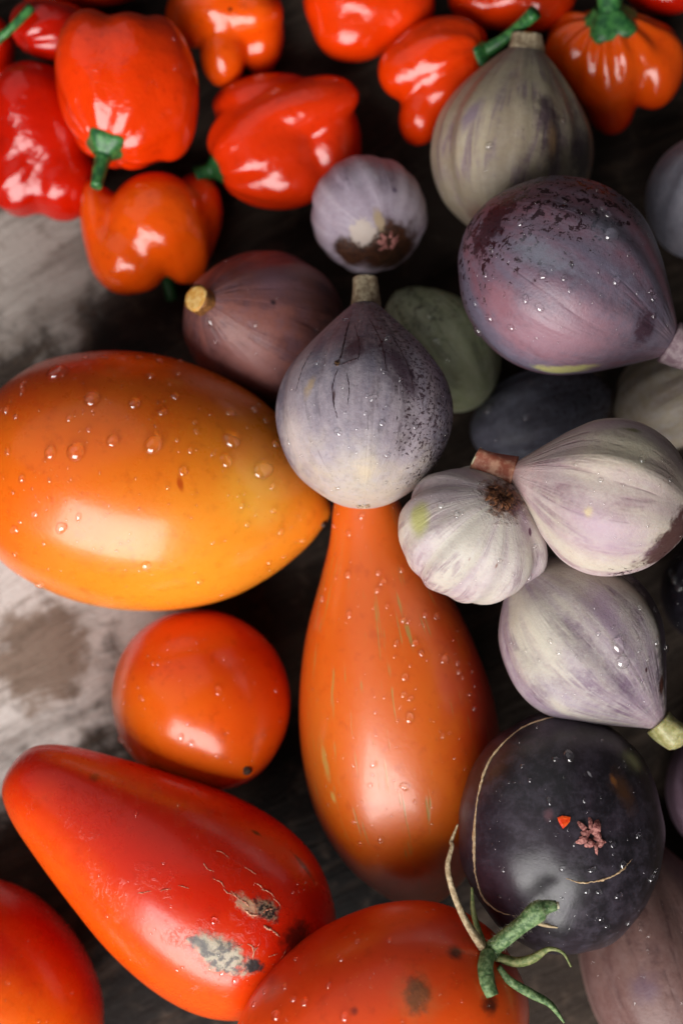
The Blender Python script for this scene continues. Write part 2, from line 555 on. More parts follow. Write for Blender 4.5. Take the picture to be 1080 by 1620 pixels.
def settle(x, y, build, squeeze=0.975, lift=0.0, z_guess=0.03):
    """build(scale m/px) -> (verts in view frame about the anchor, collision faces). Returns 4x4 frame, scale"""
    d = pix_dir(x, y)
    Fm = view_frame(x, y)
    sbv = None
    if placed_v:
        allv, allf, off = [], [], 0
        for v, f in zip(placed_v, placed_f):
            allv.append(v)
            allf += [tuple(i + off for i in q) for q in f]
            off += len(v)
        sbv = BVHTree.FromPolygons([tuple(p) for p in np.vstack(allv)], allf)
    dist = (z_guess - CAM[2]) / d[2]
    for it in range(2):
        s = dist * (-d @ (CR @ np.array((0, 0, 1.0)))) / FPX
        v, f = build(s)
        vw = (v * squeeze) @ Fm.T

        def hit(tt):
            w = vw + CAM + d * tt
            if w[:, 2].min() < 0.0004:
                return True
            if sbv is None:
                return False
            b = BVHTree.FromPolygons([tuple(p) for p in w], f)
            return len(b.overlap(sbv)) > 0
        t0 = (0.11 - CAM[2]) / d[2]
        step = 0.003
        t = t0
        while not hit(t + step):
            t += step
        lo, hi = t, t + step
        for _ in range(6):
            m = (lo + hi) / 2
            if hit(m):
                hi = m
            else:
                lo = m
        dist = lo - lift
    s = dist * (-d @ (CR @ np.array((0, 0, 1.0)))) / FPX
    v, f = build(s)
    placed_v.append((v * squeeze) @ Fm.T + CAM + d * dist)
    placed_f.append(f)
    M = Matrix.Identity(4)
    C = CAM + d * dist
    for i in range(3):
        for j in range(3):
            M[i][j] = Fm[i, j]
        M[i][3] = C[i]
    return M, s


def grid_faces(rings, seg):
    F = []
    for i in range(rings - 1):
        for j in range(seg):
            k = (j + 1) % seg
            F.append((i * seg + j, i * seg + k, (i + 1) * seg + k, (i + 1) * seg + j))
    return F


def lathe(profile, rings, seg, anchor, squash=(1, 1), ribs=(), noise=0.0, seed=0, bend=(0, 0)):
    """profile [(z, r)] px from the far end (0) to the stem end; returns verts, faces, cyl attribute (px, z = axis)"""
    pr = np.asarray(profile, float)
    # arc-length spline with blunt poles
    ext = np.vstack([[pr[1][0], -pr[1][1]], pr, [pr[-2][0], -pr[-2][1]]])
    seglen = len(pr) - 1
    tt = np.linspace(0, seglen, 400)
    i = np.minimum(tt.astype(int), seglen - 1)
    f = (tt - i)[:, None]
    a, b, c, d = ext[i], ext[i + 1], ext[i + 2], ext[i + 3]
    cu = 0.5 * ((2 * b) + (-a + c) * f + (2 * a - 5 * b + 4 * c - d) * f ** 2 + (-a + 3 * b - 3 * c + d) * f ** 3)
    cu[:, 1] = np.maximum(cu[:, 1], 0.0)
    L = np.concatenate([[0], np.cumsum(np.linalg.norm(np.diff(cu, axis=0), axis=1))])
    q = np.linspace(0, L[-1], rings)
    z = np.interp(q, L, cu[:, 0])
    r = np.interp(q, L, cu[:, 1])
    r[0] = r[-1] = 0.01
    th = np.linspace(0, 2 * math.pi, seg, endpoint=False)
    Z, TH = np.meshgrid(z, th, indexing='ij')
    R = np.repeat(r[:, None], seg, 1)
    H = pr[-1][0]
    tz = Z / H
    rm = pr[:, 1].max()
    for (nh, amp, ph) in ribs:
        R = R * (1 + amp * np.cos(nh * TH + ph + 0.5 * np.sin(3 * tz + ph)) * np.clip(np.sin(np.clip(tz, 0, 1) * math.pi), 0, 1) ** 0.5)
    V = np.column_stack([(R * np.cos(TH)).ravel() * squash[0], (R * np.sin(TH)).ravel() * squash[1], Z.ravel()])
    if noise:
        V = V * (1 + noise * (sines(V / rm, 2.4, 7, seed) + 0.45 * sines(V / rm, 5.5, 7, seed + 1)))[:, None] if False else V
        nn = noise * (sines(V / rm, 2.4, 7, seed) + 0.45 * sines(V / rm, 5.5, 7, seed + 1))
        V[:, :2] *= (1 + nn)[:, None]
        V[:, 2] += nn * rm * 0.4
    # bend the axis (px at the stem end)
    u = np.clip((V[:, 2] - anchor) / max(H - anchor, 1), 0, 1.2) ** 2
    V[:, 0] += bend[0] * u
    V[:, 1] += bend[1] * u
    V[:, 2] -= anchor
    cyl = np.column_stack([np.cos(TH).ravel(), np.sin(TH).ravel(), tz.ravel()])
    return V, grid_faces(rings, seg), cyl


def axis_frame(angle, tilt, roll=0.0):
    """columns: local x, y, z(axis) expressed in the view frame; angle in the picture (deg, ccw from right), tilt to camera"""
    a, t = math.radians(angle), math.radians(tilt)
    z = np.array((math.cos(a) * math.cos(t), math.sin(a) * math.cos(t), math.sin(t)))
    up = np.array((0, 0, 1.0)) if abs(z[2]) < 0.95 else np.array((0, 1.0, 0))
    x = np.cross(up, z)
    x /= np.linalg.norm(x)
    y = np.cross(z, x)
    r = math.radians(roll)
    x2 = x * math.cos(r) + y * math.sin(r)
    y2 = -x * math.sin(r) + y * math.cos(r)
    return np.stack([x2, y2, z], axis=1)


class Fruit:
    pass


def to4(A):
    M = Matrix.Identity(4)
    for i in range(3):
        for j in range(3):
            M[i][j] = A[i, j]
    return M


def lathe_fruit(name, label, cat, group, px, py, angle, tilt, profile, anchor, roll=0, squash=(1, 1), ribs=(), noise=0.012,
                seed=0, bend=(0, 0), rings=84, seg=112, squeeze=0.975, lift=0.0):
    A = axis_frame(angle, tilt, roll)

    def build(s):
        v, f, _ = lathe(profile, 26, 32, anchor, squash, ribs, noise, seed, bend)
        return (v * s) @ A.T, f
    M, s = settle(px, py, build, squeeze, lift)
    v, f, cyl = lathe(profile, rings, seg, anchor, squash, ribs, noise, seed, bend)
    W = M @ to4(A)
    fr = Fruit()
    fr.root = thing(name, label, cat, W, group)
    fr.M, fr.s, fr.A = W, s, A
    fr.body = mesh_obj("body", v * s, f, None, fr.root, {"cyl": cyl})
    R = np.array(W.to_3x3())
    T = np.array(W.translation)
    fr.R, fr.T = R, T
    fr.bvh = BVHTree.FromPolygons([tuple(p) for p in (v * s) @ R.T + T], f)
    BODIES.append(fr)
    fr.H, fr.anchor, fr.bend = profile[-1][0], anchor, bend
    fr.name = name
    return fr


def cast(fr, x, y):
    d = pix_dir(x, y)
    p, n, i, dist = fr.bvh.ray_cast(Vector(CAM), Vector(d))
    if p is None:
        return None, None, None
    return np.array(p), np.array(n), dist


def cast_any(x, y):
    best = None
    for fr in BODIES:
        p, n, d = cast(fr, x, y)
        if p is not None and (best is None or d < best[2]):
            best = (p, n, d, fr)
    return best


def loc(fr, w):
    return (np.asarray(w) - fr.T) @ fr.R


def at(fr, x, y):
    """local point in cm on the fruit's skin behind a photo pixel (nearest skin when the pixel just misses)"""
    p, n, d = cast(fr, x, y)
    if p is None:
        c = fr.T
        d = pix_dir(x, y)
        q = CAM + d * ((c - CAM) @ d)
        hit = fr.bvh.find_nearest(Vector(q))
        p = np.array(hit[0])
    return loc(fr, p) * 100


def vdir(fr, x, y, z=0.0):
    """a direction of the view frame at the fruit in its own axes"""
    Fm = view_frame(*fr.pix) if hasattr(fr, 'pix') else CR
    w = CR @ np.array((x, y, z), float)
    w /= np.linalg.norm(w)
    return w @ fr.R


def px2m(fr, v):
    return v * fr.s


# ------------------------------------------------------------------ peppers
PEPPER_GROUP = "orange-red peppers heaped at the edge of the fruit"


def pepper(label, px, py, blobs, stem_dir, ribs=(9, 0.02), k=16, seed=0, noise=0.02):
    """blobs in photo pixels: (x, y, z towards camera, rx, ry, rz, rot deg)"""
    B = [((b[0] - px), -(b[1] - py), b[2], b[3], b[4], b[5], math.radians(b[6]) if len(b) > 6 else 0.0) for b in blobs]
    sd = np.array((stem_dir[0], stem_dir[1], stem_dir[2]), float)
    sd /= np.linalg.norm(sd)
    up = np.array((0, 0, 1.0)) if abs(sd[2]) < 0.9 else np.array((1.0, 0, 0))
    ex = np.cross(up, sd)
    ex /= np.linalg.norm(ex)
    ey = np.cross(sd, ex)

    def field(p):
        out = None
        for (x, y, z, rx, ry, rz, ro) in B:
            q = p - np.array((x, y, z))
            if ro:
                c_, s_ = math.cos(-ro), math.sin(-ro)
                q = np.column_stack([q[:, 0] * c_ - q[:, 1] * s_, q[:, 0] * s_ + q[:, 1] * c_, q[:, 2]])
            r = np.array((rx, ry, rz), float)
            k0 = np.linalg.norm(q / r, axis=1)
            k1 = np.linalg.norm(q / r ** 2, axis=1) + 1e-9
            d = k0 * (k0 - 1) / k1
            if out is None:
                out = d
            else:
                h = np.clip(0.5 + 0.5 * (out - d) / k, 0, 1)
                out = out * (1 - h) + d * h - k * h * (1 - h)
        return out

    def surf(rings, seg):
        ph = np.linspace(0.0, math.pi, rings)
        th = np.linspace(0, 2 * math.pi, seg, endpoint=False)
        PH, TH = np.meshgrid(ph, th, indexing='ij')
        D = (np.cos(PH).ravel()[:, None] * sd + (np.sin(PH) * np.cos(TH)).ravel()[:, None] * ex + (np.sin(PH) * np.sin(TH)).ravel()[:, None] * ey)
        rad = np.linspace(200, 4, 70)
        res = np.full(len(D), 4.0)
        done = np.zeros(len(D), bool)
        for r0 in rad:
            fv = field(D * r0)
            new = (fv < 0) & ~done
            res[new] = r0
            done |= new
        lo, hi = res.copy(), res + 3.0
        for _ in range(9):
            m = (lo + hi) / 2
            ins = field(D * m[:, None]) < 0
            lo = np.where(ins, m, lo)
            hi = np.where(ins, hi, m)
        r = lo
        u = PH.ravel() / math.pi
        r = r * (1 + ribs[1] * np.cos(ribs[0] * TH.ravel() + 1.2 * np.sin(2 * TH.ravel() + seed)) * np.exp(-((u - 0.28) / 0.2) ** 2))
        r = r * (1 + noise * sines(D, 4.0, 6, seed))
        r = r * (1 - 0.13 * np.exp(-(u / 0.075) ** 2))           # dimple round the stem
        V = (D * r[:, None]).reshape(rings, seg, 3)
        for _ in range(2):                                       # relax folds a little
            W = V.copy()
            W[1:-1] = 0.5 * V[1:-1] + 0.125 * (V[:-2] + V[2:] + np.roll(V, 1, 1)[1:-1] + np.roll(V, -1, 1)[1:-1])
            V = W
        cyl = np.column_stack([np.cos(TH).ravel(), np.sin(TH).ravel(), u])
        return V.reshape(-1, 3), grid_faces(rings, seg), cyl

    lo_v, lo_f, _ = surf(24, 32)
    M, s = settle(px, py, lambda s: (lo_v * s, lo_f), 0.97)
    v, f, cyl = surf(92, 120)
    fr = Fruit()
    fr.root = thing("pepper", label, "pepper", M, PEPPER_GROUP)
    fr.M, fr.s = M, s
    fr.R = np.array(M.to_3x3())
    fr.T = np.array(M.translation)
    fr.body = mesh_obj("body", v * s, f, None, fr.root, {"cyl": cyl})
    fr.bvh = BVHTree.FromPolygons([tuple(p) for p in (v * s) @ fr.R.T + fr.T], f)
    fr.sd, fr.ex, fr.ey = sd, ex, ey
    fr.top = v[:120].mean(0)                                     # px, local: where the stem sits
    fr.name = "pepper"
    BODIES.append(fr)
    return fr


def pepper_stem(fr, length, bend=(0, 0, 0), r=9, mat=None, calyx=22, tip=1.0):
    mat = mat or M_PSTEM
    s = fr.s
    p0 = fr.top - fr.sd * 5
    b = np.array(bend, float)
    pts, rad = [], []
    for i in range(7):
        u = i / 6
        pts.append(p0 + fr.sd * length * u + b * u * u)
        rad.append(r * (1.25 - 0.45 * min(1, u * 2) + (0.22 * tip * max(0, u - 0.6) / 0.4)))
    st_v, st_f = tube(np.array(pts) * s, np.array(rad) * s, 16, 22, 0.05, int(length))
    st = mesh_obj("stem", st_v, st_f, mat, fr.root)
    if calyx:
        V, seg = [], 40
        prof = [(0.45, 14), (0.7, 8), (0.95, 2), (1.06, -3), (1.02, -6), (0.6, -4)]
        for (rr, h) in prof:
            for j in range(seg):
                th = 2 * math.pi * j / seg
                w = calyx * rr * (1 + 0.10 * math.cos(5 * th + 0.6) * (rr > 0.65))
                V.append(fr.top + fr.sd * (h * calyx / 24 + 0.5) + fr.ex * w * math.cos(th) + fr.ey * w * math.sin(th))
        mesh_obj("calyx", np.array(V) * s, grid_faces(len(prof), seg), mat, fr.root)
    return st


peppers = {}


def P(key, label, px, py, blobs, stem_dir, A, B, gdir, g0, g1, stem=None, k=16, ribs=(9, 0.02), seed=0, patches=None, noise=0.02):
    fr = pepper(label, px, py, blobs, stem_dir, ribs, k, seed, noise)
    fr.pix = (px, py)
    pts = []
    for q in (patches or []):
        q = dict(q)
        q['p'] = at(fr, *q.pop('px'))
        pts.append(q)
    fr.body.data.materials.append(pepper_mat("pepper_skin_" + key, A, B, gdir, g0, g1, pts))
    if stem:
        pepper_stem(fr, **stem)
    peppers[key] = fr
    return fr


RED, DRED, ORG, LORG = (204, 28, 2), (170, 16, 1), (226, 58, 3), (238, 88, 8)
P("a", "dark red pepper tucked in the corner behind the others, mostly out of frame", -22, 80,
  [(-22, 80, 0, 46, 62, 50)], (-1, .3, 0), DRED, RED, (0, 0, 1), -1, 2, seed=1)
P("b", "red pepper beyond the big upright orange-red pepper, only its edge in view", 130, -26,
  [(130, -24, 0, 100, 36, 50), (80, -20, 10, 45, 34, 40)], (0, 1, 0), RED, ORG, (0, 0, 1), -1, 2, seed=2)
P("c", "small dark red pepper with a thin green stem lying across to its left", 82, 50,
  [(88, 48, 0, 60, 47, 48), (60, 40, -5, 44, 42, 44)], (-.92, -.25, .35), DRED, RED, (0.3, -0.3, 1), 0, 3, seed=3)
P("d", "deep red pepper lying under the big upright pepper at its left", 62, 222,
  [(62, 205, 0, 82, 104, 66), (98, 285, 8, 56, 62, 58), (30, 268, 0, 58, 72, 56), (40, 160, 20, 50, 60, 44)],
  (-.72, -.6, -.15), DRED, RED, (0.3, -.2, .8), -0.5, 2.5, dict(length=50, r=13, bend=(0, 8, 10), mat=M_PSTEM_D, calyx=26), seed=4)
P("e", "orange lobed pepper resting below the big upright pepper's green stem", 240, 370,
  [(248, 352, 12, 78, 80, 70), (156, 360, -6, 28, 78, 46, 6), (206, 404, 10, 62, 62, 58, 20), (296, 388, 6, 40, 62, 50, -6),
   (308, 344, -28, 46, 74, 50, -8)],
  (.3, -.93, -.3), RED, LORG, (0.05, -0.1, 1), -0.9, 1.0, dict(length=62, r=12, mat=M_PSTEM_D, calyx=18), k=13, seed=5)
P("f", "orange pepper with a blunt nub and a tiny dark pit in its skin", 358, 40,
  [(352, 12, 0, 78, 62, 62), (412, 52, -14, 38, 66, 48), (352, 84, 18, 36, 52, 40), (298, 30, -6, 36, 46, 46), (400, 20, 16, 46, 40, 46)],
  (.1, 1, -.4), RED, LORG, (-0.1, 0, 1), -0.8, 1.2, k=14, seed=6,
  patches=[dict(px=(364, 14), r=0.07, c=(96, 24, 14), soft=0.5, amt=0.3)])
P("g", "plain red-orange pepper cut by the frame beside the dark gap of wood", 580, 20,
  [(576, 0, 0, 96, 84, 70), (556, 52, 10, 56, 44, 54), (638, 10, 0, 50, 66, 56)],
  (0, 1, -.3), RED, ORG, (-.1, -.2, 1), -1.2, 1.2, k=20, seed=7)
P("h", "red-orange pepper lying beyond the curled green stem of its neighbour", 810, -4,
  [(812, -10, 0, 98, 60, 60), (760, 0, 10, 50, 44, 50), (850, 5, 5, 50, 40, 50)],
  (0, 1, 0), RED, ORG, (0, 0, 1), -1, 1.5, seed=8)
P("i", "red pepper peeking out behind the ribbed orange pepper's stem", 1050, -10,
  [(1050, -12, -10, 60, 36, 44)], (0, 1, 0), DRED, RED, (0, 0, 1), -1, 2, seed=9)
P("j", "orange-red pepper with a pinched lower lobe beside the pale striped fig", 690, 118,
  [(692, 88, 0, 82, 58, 60, 22), (668, 178, 8, 36, 52, 42, -14), (738, 108, -10, 40, 62, 50), (640, 112, 4, 42, 46, 46), (700, 140, 8, 52, 44, 44, 25)],
  (.84, .40, .22), RED, ORG, (-.2, .1, 1), -1.4, 0.9, dict(length=92, r=11, bend=(4, 24, 40), calyx=24), k=13, seed=10)
P("k", "ribbed orange pepper standing on its tip with the thick green stem up", 970, 96,
  [(968, 84, 4, 92, 66, 68), (966, 160, -6, 40, 52, 42, 8), (1036, 106, 0, 46, 66, 52, -6), (912, 78, 4, 50, 58, 52), (960, 118, 16, 56, 62, 50)],
  (-.12, .86, .5), RED, LORG, (0, .3, .9), -0.9, 1.1, dict(length=52, r=23, bend=(6, 6, 0), calyx=44, tip=0.5), k=13, ribs=(13, 0.042), seed=11)
P("l", "folded glossy red pepper lying on its side beside the small lilac fig", 445, 222,
  [(418, 236, 0, 92, 84, 72), (466, 178, 22, 104, 44, 46, 15), (520, 222, -10, 52, 92, 60, 6), (420, 158, -16, 84, 42, 50, 8),
   (446, 278, 4, 78, 50, 58), (500, 156, 10, 62, 34, 40, 12)],
  (-.88, -.36, .05), RED, (222, 52, 8), (-.2, 0, 1), -1.3, 0.9, dict(length=46, r=16, mat=M_PSTEM_D, calyx=28), k=12, seed=12)
P("m", "big upright orange-red pepper with its short green stem pointing at the orange lobed one", 200, 146,
  [(196, 160, 0, 94, 106, 82), (150, 118, 4, 62, 102, 70, 6), (256, 140, 2, 58, 116, 70, 4), (206, 140, 24, 80, 118, 62)],
  (-.34, -.86, .46), (202, 32, 2), (224, 56, 3), (0, 0, 1), -1.5, 1.6, dict(length=66, r=15, bend=(2, -12, 16), calyx=35, tip=-0.8), k=14, ribs=(9, 0.022), seed=13)

# thin stem of the small dark pepper, lying across it
fr = peppers["c"]
d0 = np.array([(-92, -18, 40), (-60, 8, 50), (-30, 38, 46)]) * fr.s
tv, tf = tube(d0, np.array((8, 7, 8)) * fr.s, 14, 14, 0.06, 3)
mesh_obj("stem", tv, tf, M_PSTEM, fr.root)

# ------------------------------------------------------------------ figs
FIG_GROUP = "figs piled together"
GEN = [(0, 0), (.012, .085), (.05, .175), (.16, .31), (.30, .385), (.44, .406), (.58, .385), (.70, .33), (.80, .26), (.89, .18), (.955, .105), (1.0, .066), (1.012, 0)]


def fig_profile(H, R, neck=1.0, round_=0.0):
    out = []
    for (t, r) in GEN:
        rr = r / .406
        if t > .5:
            rr = rr ** neck
        sp = math.sqrt(max(0, 1 - (2 * min(t, 1) - 1) ** 2))
        rr = rr * (1 - round_) + sp * round_
        out.append((t * H, rr * R))
    out[-1] = (out[-1][0], 0)
    return out


def ribset(seed, a=1.0):
    g = np.random.default_rng(seed)
    return [(n, a * am * g.uniform(.6, 1.3), g.uniform(0, 6.28)) for n, am in ((2, .018), (3, .015), (7, .011), (11, .009), (17, .0065))]


def FIG(label, px, py, angle, tilt, H, R, anchor=.44, neck=1.0, round_=0.0, seed=0, rib=1.0, noise=0.014, **kw):
    fr = lathe_fruit("fig", label, "fig", FIG_GROUP, px, py, angle, tilt, fig_profile(H, R, neck, round_), anchor * H,
                     ribs=ribset(seed, rib), noise=noise, seed=seed, **kw)
    fr.pix = (px, py)
    fr.Hpx = H
    return fr


def resolve(fr, patches):
    out = []
    for q in patches:
        q = dict(q)
        q['p'] = at(fr, *q.pop('px'))
        if 'axpx' in q:
            a = q.pop('axpx')
            q['ax'] = vdir(fr, a[0], -a[1], 0)
        out.append(q)
    return out


def skin(fr, mat):
    fr.body.data.materials.append(mat)


def fig_stem(fr, length, r0, r1, bend=(0, 0), mat=None, cut=None, wob=0.06, seed=0, rim=None, dome=0.0):
    """bend given in picture px (right, up) at the tip"""
    s = fr.s
    w = CR @ np.array((bend[0], bend[1], 0.0))
    b = w @ fr.R
    z0 = fr.Hpx - fr.anchor
    base = np.array((fr.bend[0], fr.bend[1], z0 - 0.06 * fr.Hpx))
    pts, rad = [], []
    for i in range(6):
        u = i / 5
        pts.append(base + np.array((0, 0, (length + 0.06 * fr.Hpx) * u)) + b * u * u)
        rad.append(r0 * (1 - u) + r1 * u)
    v, f = tube(np.array(pts) * s, np.array(rad) * s, 18, 18, wob, seed)
    st = mesh_obj("stem", v, f, mat or M_FSTEM, fr.root)
    if cut:
        d = pts[-1] - pts[-2]
        d /= np.linalg.norm(d)
        e = np.cross(d, (0.3, 0.8, 0.5))
        e /= np.linalg.norm(e)
        g = np.cross(d, e)
        V, seg = [], 18
        prof = [(1.0, -2.0), (0.96, 0.6), (0.8, 1.0 + dome * .35), (0.45, 0.6 + dome * .8), (0.02, 0.4 + dome)]
        for (rr, h) in prof:
            for j in range(seg):
                th = 2 * math.pi * j / seg
                V.append(pts[-1] + d * h + (e * math.cos(th) + g * math.sin(th)) * rr * r1 * 0.97 * (1 + 0.04 * math.sin(3 * th + seed)))
        mesh_obj("cut_end", np.array(V) * s, grid_faces(len(prof), seg), cut, st)
    return st


def ostiole(fr, R, mat, n=9, seed=0, raise_=1.0, name="ostiole"):
    """ragged ring of little scales round the eye at the blossom end (local z = -anchor)"""
    g = np.random.default_rng(seed)
    s = fr.s
    V, F = [], []
    hit = fr.bvh.ray_cast(Vector(fr.T - fr.R[:, 2] * 0.2), Vector(fr.R[:, 2]))
    zb = loc(fr, np.array(hit[0]))[2] / s if hit[0] is not None else -fr.anchor

    def zat(x, y):
        o = fr.T + fr.R @ (np.array((x, y, 0.0)) * s) - fr.R[:, 2] * 0.2
        h = fr.bvh.ray_cast(Vector(o), Vector(fr.R[:, 2]))
        return loc(fr, np.array(h[0]))[2] / s if h[0] is not None else zb
    for i in range(n):
        th = 2 * math.pi * (i + g.uniform(-.3, .3)) / n
        rin, rout = R * g.uniform(.05, .4), R * g.uniform(.5, 1.15)
        wd = R * g.uniform(.08, .26)
        e = np.array((math.cos(th), math.sin(th)))
        p = np.array((-e[1], e[0]))
        b0 = len(V)
        for (u, hh, ww) in ((0, -raise_ * R * .10, .6), (.35, raise_ * R * g.uniform(.10, .3), 1), (.75, raise_ * R * g.uniform(.04, .2), .8), (1, -.02 * R, .25)):
            rr = rin + (rout - rin) * u
            for side in (-1, 0, 1):
                q = e * rr + p * wd * ww * side + g.normal(size=2) * R * .02
                V.append((q[0], q[1], zat(q[0], q[1]) - hh - (0.05 * R if side == 0 else 0) + (-.4 if u < 1 else .6)))
        for a in range(3):
            for c in range(2):
                i0 = b0 + a * 3 + c
                F.append((i0, i0 + 1, i0 + 4, i0 + 3))
    # dark eye
    return mesh_obj(name, np.array(V) * s, F, mat, fr.root)


# --- figs lying underneath first
f = FIG("beige fig half hidden under the big speckled purple fig's neck", 1052, 632, 30, 0, 190, 78, seed=31)
skin(f, fig_mat("fig_skin_beige", (150, 138, 118), (172, 158, 138), (110, 80, 90), bloom_a=0.2, lines=0.3))
f9 = f
f = FIG("small blue-black fig wedged low between the green and the pale pink figs", 842, 662, 20, 0, 230, 76, round_=0.7, seed=32)
skin(f, fig_mat("fig_skin_blueblack", (84, 84, 96), (106, 106, 120), (50, 40, 46), bloom=(134, 136, 152), bloom_a=0.5, lines=0.3, speck=0.5, speck_dir=(0, 0, 1), speck0=-1, speck1=2, rough=0.42))
f8 = f
f = FIG("pale green fig partly hidden behind the upright lilac fig", 702, 560, 128, -12, 226, 86, round_=0.45, seed=33)
skin(f, fig_mat("fig_skin_green", (152, 160, 124), (176, 180, 148), (92, 98, 70), bloom=(188, 190, 166), bloom_a=0.45, lines=0.8, speck=0.6, speck_dir=(0, 0, 1), speck0=-4, speck1=3,
               patches=resolve(f, [dict(px=(705, 600), r=0.5, c=(70, 74, 52), soft=0.6, amt=1.2, a=0.5)])))
f7 = f
f = FIG("grey-lilac fig cut by the frame, standing apart from the pile", 1116, 312, 60, 0, 230, 92, seed=34)
skin(f, fig_mat("fig_skin_greylilac", (120, 118, 130), (146, 142, 152), (82, 74, 88), bloom=(160, 158, 170)))
f6 = f
f = FIG("black wet fig peeking out between the pale pink fig and the cream lilac one", 1122, 940, 80, 0, 180, 76, round_=0.6, seed=35)
skin(f, fig_mat("fig_skin_black", (28, 26, 32), (44, 40, 50), (18, 14, 18), bloom=(60, 58, 68), bloom_a=0.2, rough=0.2, spec=0.6))
f16 = f
f = FIG("dusky mauve fig at the frame edge behind the black round fig", 1138, 1262, 100, 0, 220, 84, round_=0.4, seed=36)
skin(f, fig_mat("fig_skin_dusky", (92, 72, 84), (112, 90, 104), (60, 44, 54), bloom=(130, 110, 124), bloom_a=0.3))
f15 = f
f = FIG("brownish mauve fig under the black round fig, cut by the frame", 1046, 1530, 105, -8, 400, 128, seed=37, neck=0.9, noise=0.03)
skin(f, fig_mat("fig_skin_brown_mauve", (104, 74, 70), (128, 98, 92), (72, 48, 50), bloom=(140, 114, 110), bloom_a=0.3, rough=0.42,
               patches=resolve(f, [dict(px=(1020, 1565), r=0.5, c=(96, 74, 92), soft=0.8, amt=1.0, a=0.6)])))
f14 = f
f = FIG("reddish brown plum-coloured fig with its tan cut stem facing up", 424, 520, 157, 50, 300, 120, round_=0.35, seed=38, rib=0.8)
skin(f, fig_mat("fig_skin_plum_brown", (100, 60, 58), (134, 84, 76), (62, 38, 44), bloom=(116, 86, 96), bloom_a=0.4, lines=0.6, rough=0.42, spec=0.45,
               patches=resolve(f, [dict(px=(400, 580), r=0.8, c=(164, 112, 106), soft=0.8, amt=1.0, a=0.7, axpx=(70, 60), el=2.5),
                                   dict(px=(435, 440), r=0.9, c=(112, 84, 96), soft=0.9, amt=1.0, a=0.7),
                                   dict(px=(432, 478), r=0.10, c=(50, 30, 36), soft=0.6, amt=0.8)])))
fig_stem(f, 16, 22, 21, mat=M_CUT_RIM, cut=M_CUT_TAN, seed=2, dome=1.0)
f2 = f
f = FIG("small lilac fig turned with its brown blossom end towards the viewer", 584, 340, 126, -55, 200, 93, round_=0.35, seed=39, rib=1.2)
skin(f, fig_mat("fig_skin_small_lilac", (160, 144, 158), (178, 164, 174), (112, 92, 112), bloom=(188, 176, 190), bloom_a=0.4, freq=2.2,
               patches=resolve(f, [dict(px=(618, 396), r=1.05, c=(74, 42, 26), c2=(48, 26, 18), soft=0.35, amt=1.0, ns=2.2),
                                   dict(px=(556, 402), r=0.62, c=(74, 42, 26), c2=(48, 26, 18), soft=0.35, amt=1.0, ns=2.2),
                                   dict(px=(574, 368), r=0.42, c=(190, 174, 164), soft=0.3, amt=1.4, ns=5),
                                   dict(px=(600, 350), r=0.16, c=(168, 146, 118), soft=0.6, amt=1.0, axpx=(12, 34), el=3),
                                   dict(px=(624, 300), r=0.10, c=(104, 88, 110), soft=0.6, amt=0.8)])))
ostiole(f, 20, M_OST_PINK, 8, 3)
f3 = f

# ------------------------------------------------------------------ tomatoes
TOM_GROUP = "plum and pear tomatoes"


def TOM(label, px, py, angle, tilt, profile, anchor, seed, **kw):
    fr = lathe_fruit("tomato", label, "tomato", TOM_GROUP, px, py, angle, tilt, profile, anchor, noise=kw.pop('noise', 0.008), seed=seed,
                     ribs=[(3, .006, .4), (5, .004, 1.2)], rings=100, seg=120, **kw)
    fr.pix = (px, py)
    fr.Hpx = profile[-1][0]
    return fr


t2 = TOM("small orange-red egg-shaped tomato with a dark pointed tip", 318, 1108, -57, 34,
         [(0, 0), (12, 52), (45, 98), (95, 130), (150, 141), (205, 130), (250, 104), (285, 66), (304, 34), (314, 12), (318, 0)], 152, 51)
t3 = TOM("long orange pear-shaped tomato lying neck to the upright lilac fig", 626, 1130, -82, -15,
         [(0, 0), (8, 34), (32, 48), (93, 64), (145, 84), (248, 126), (352, 151), (445, 158), (532, 148), (612, 114), (668, 66), (698, 26), (706, 0)], 383, 52)
t4 = TOM("red pear-shaped tomato with grey crusty scars and cracks", 290, 1398, -34, -4,
         [(0, 0), (10, 40), (44, 68), (100, 92), (200, 126), (300, 154), (400, 164), (480, 150), (545, 108), (585, 56), (600, 0)], 330, 53)
t5 = TOM("red-orange tomato cut by the corner, next to the scarred pear-shaped one", 2, 1570, -55, 0,
         [(0, 0), (12, 50), (50, 96), (110, 130), (190, 144), (270, 134), (330, 104), (370, 62), (392, 0)], 195, 54)
t1 = TOM("big glossy golden orange plum tomato covered in water drops", 232, 766, -9, 6,
         [(0, 0), (10, 62), (34, 112), (90, 164), (170, 194), (250, 204), (330, 197), (400, 178), (455, 151), (508, 108), (550, 60), (570, 26), (580, 0)], 285, 55)
t6 = TOM("red tomato with dark blotches and a withered green calyx", 596, 1640, 27, 6,
         [(0, 0), (12, 60), (50, 112), (120, 160), (220, 188), (320, 184), (400, 156), (450, 116), (480, 70), (490, 30), (486, 0)], 245, 56, squeeze=0.8)

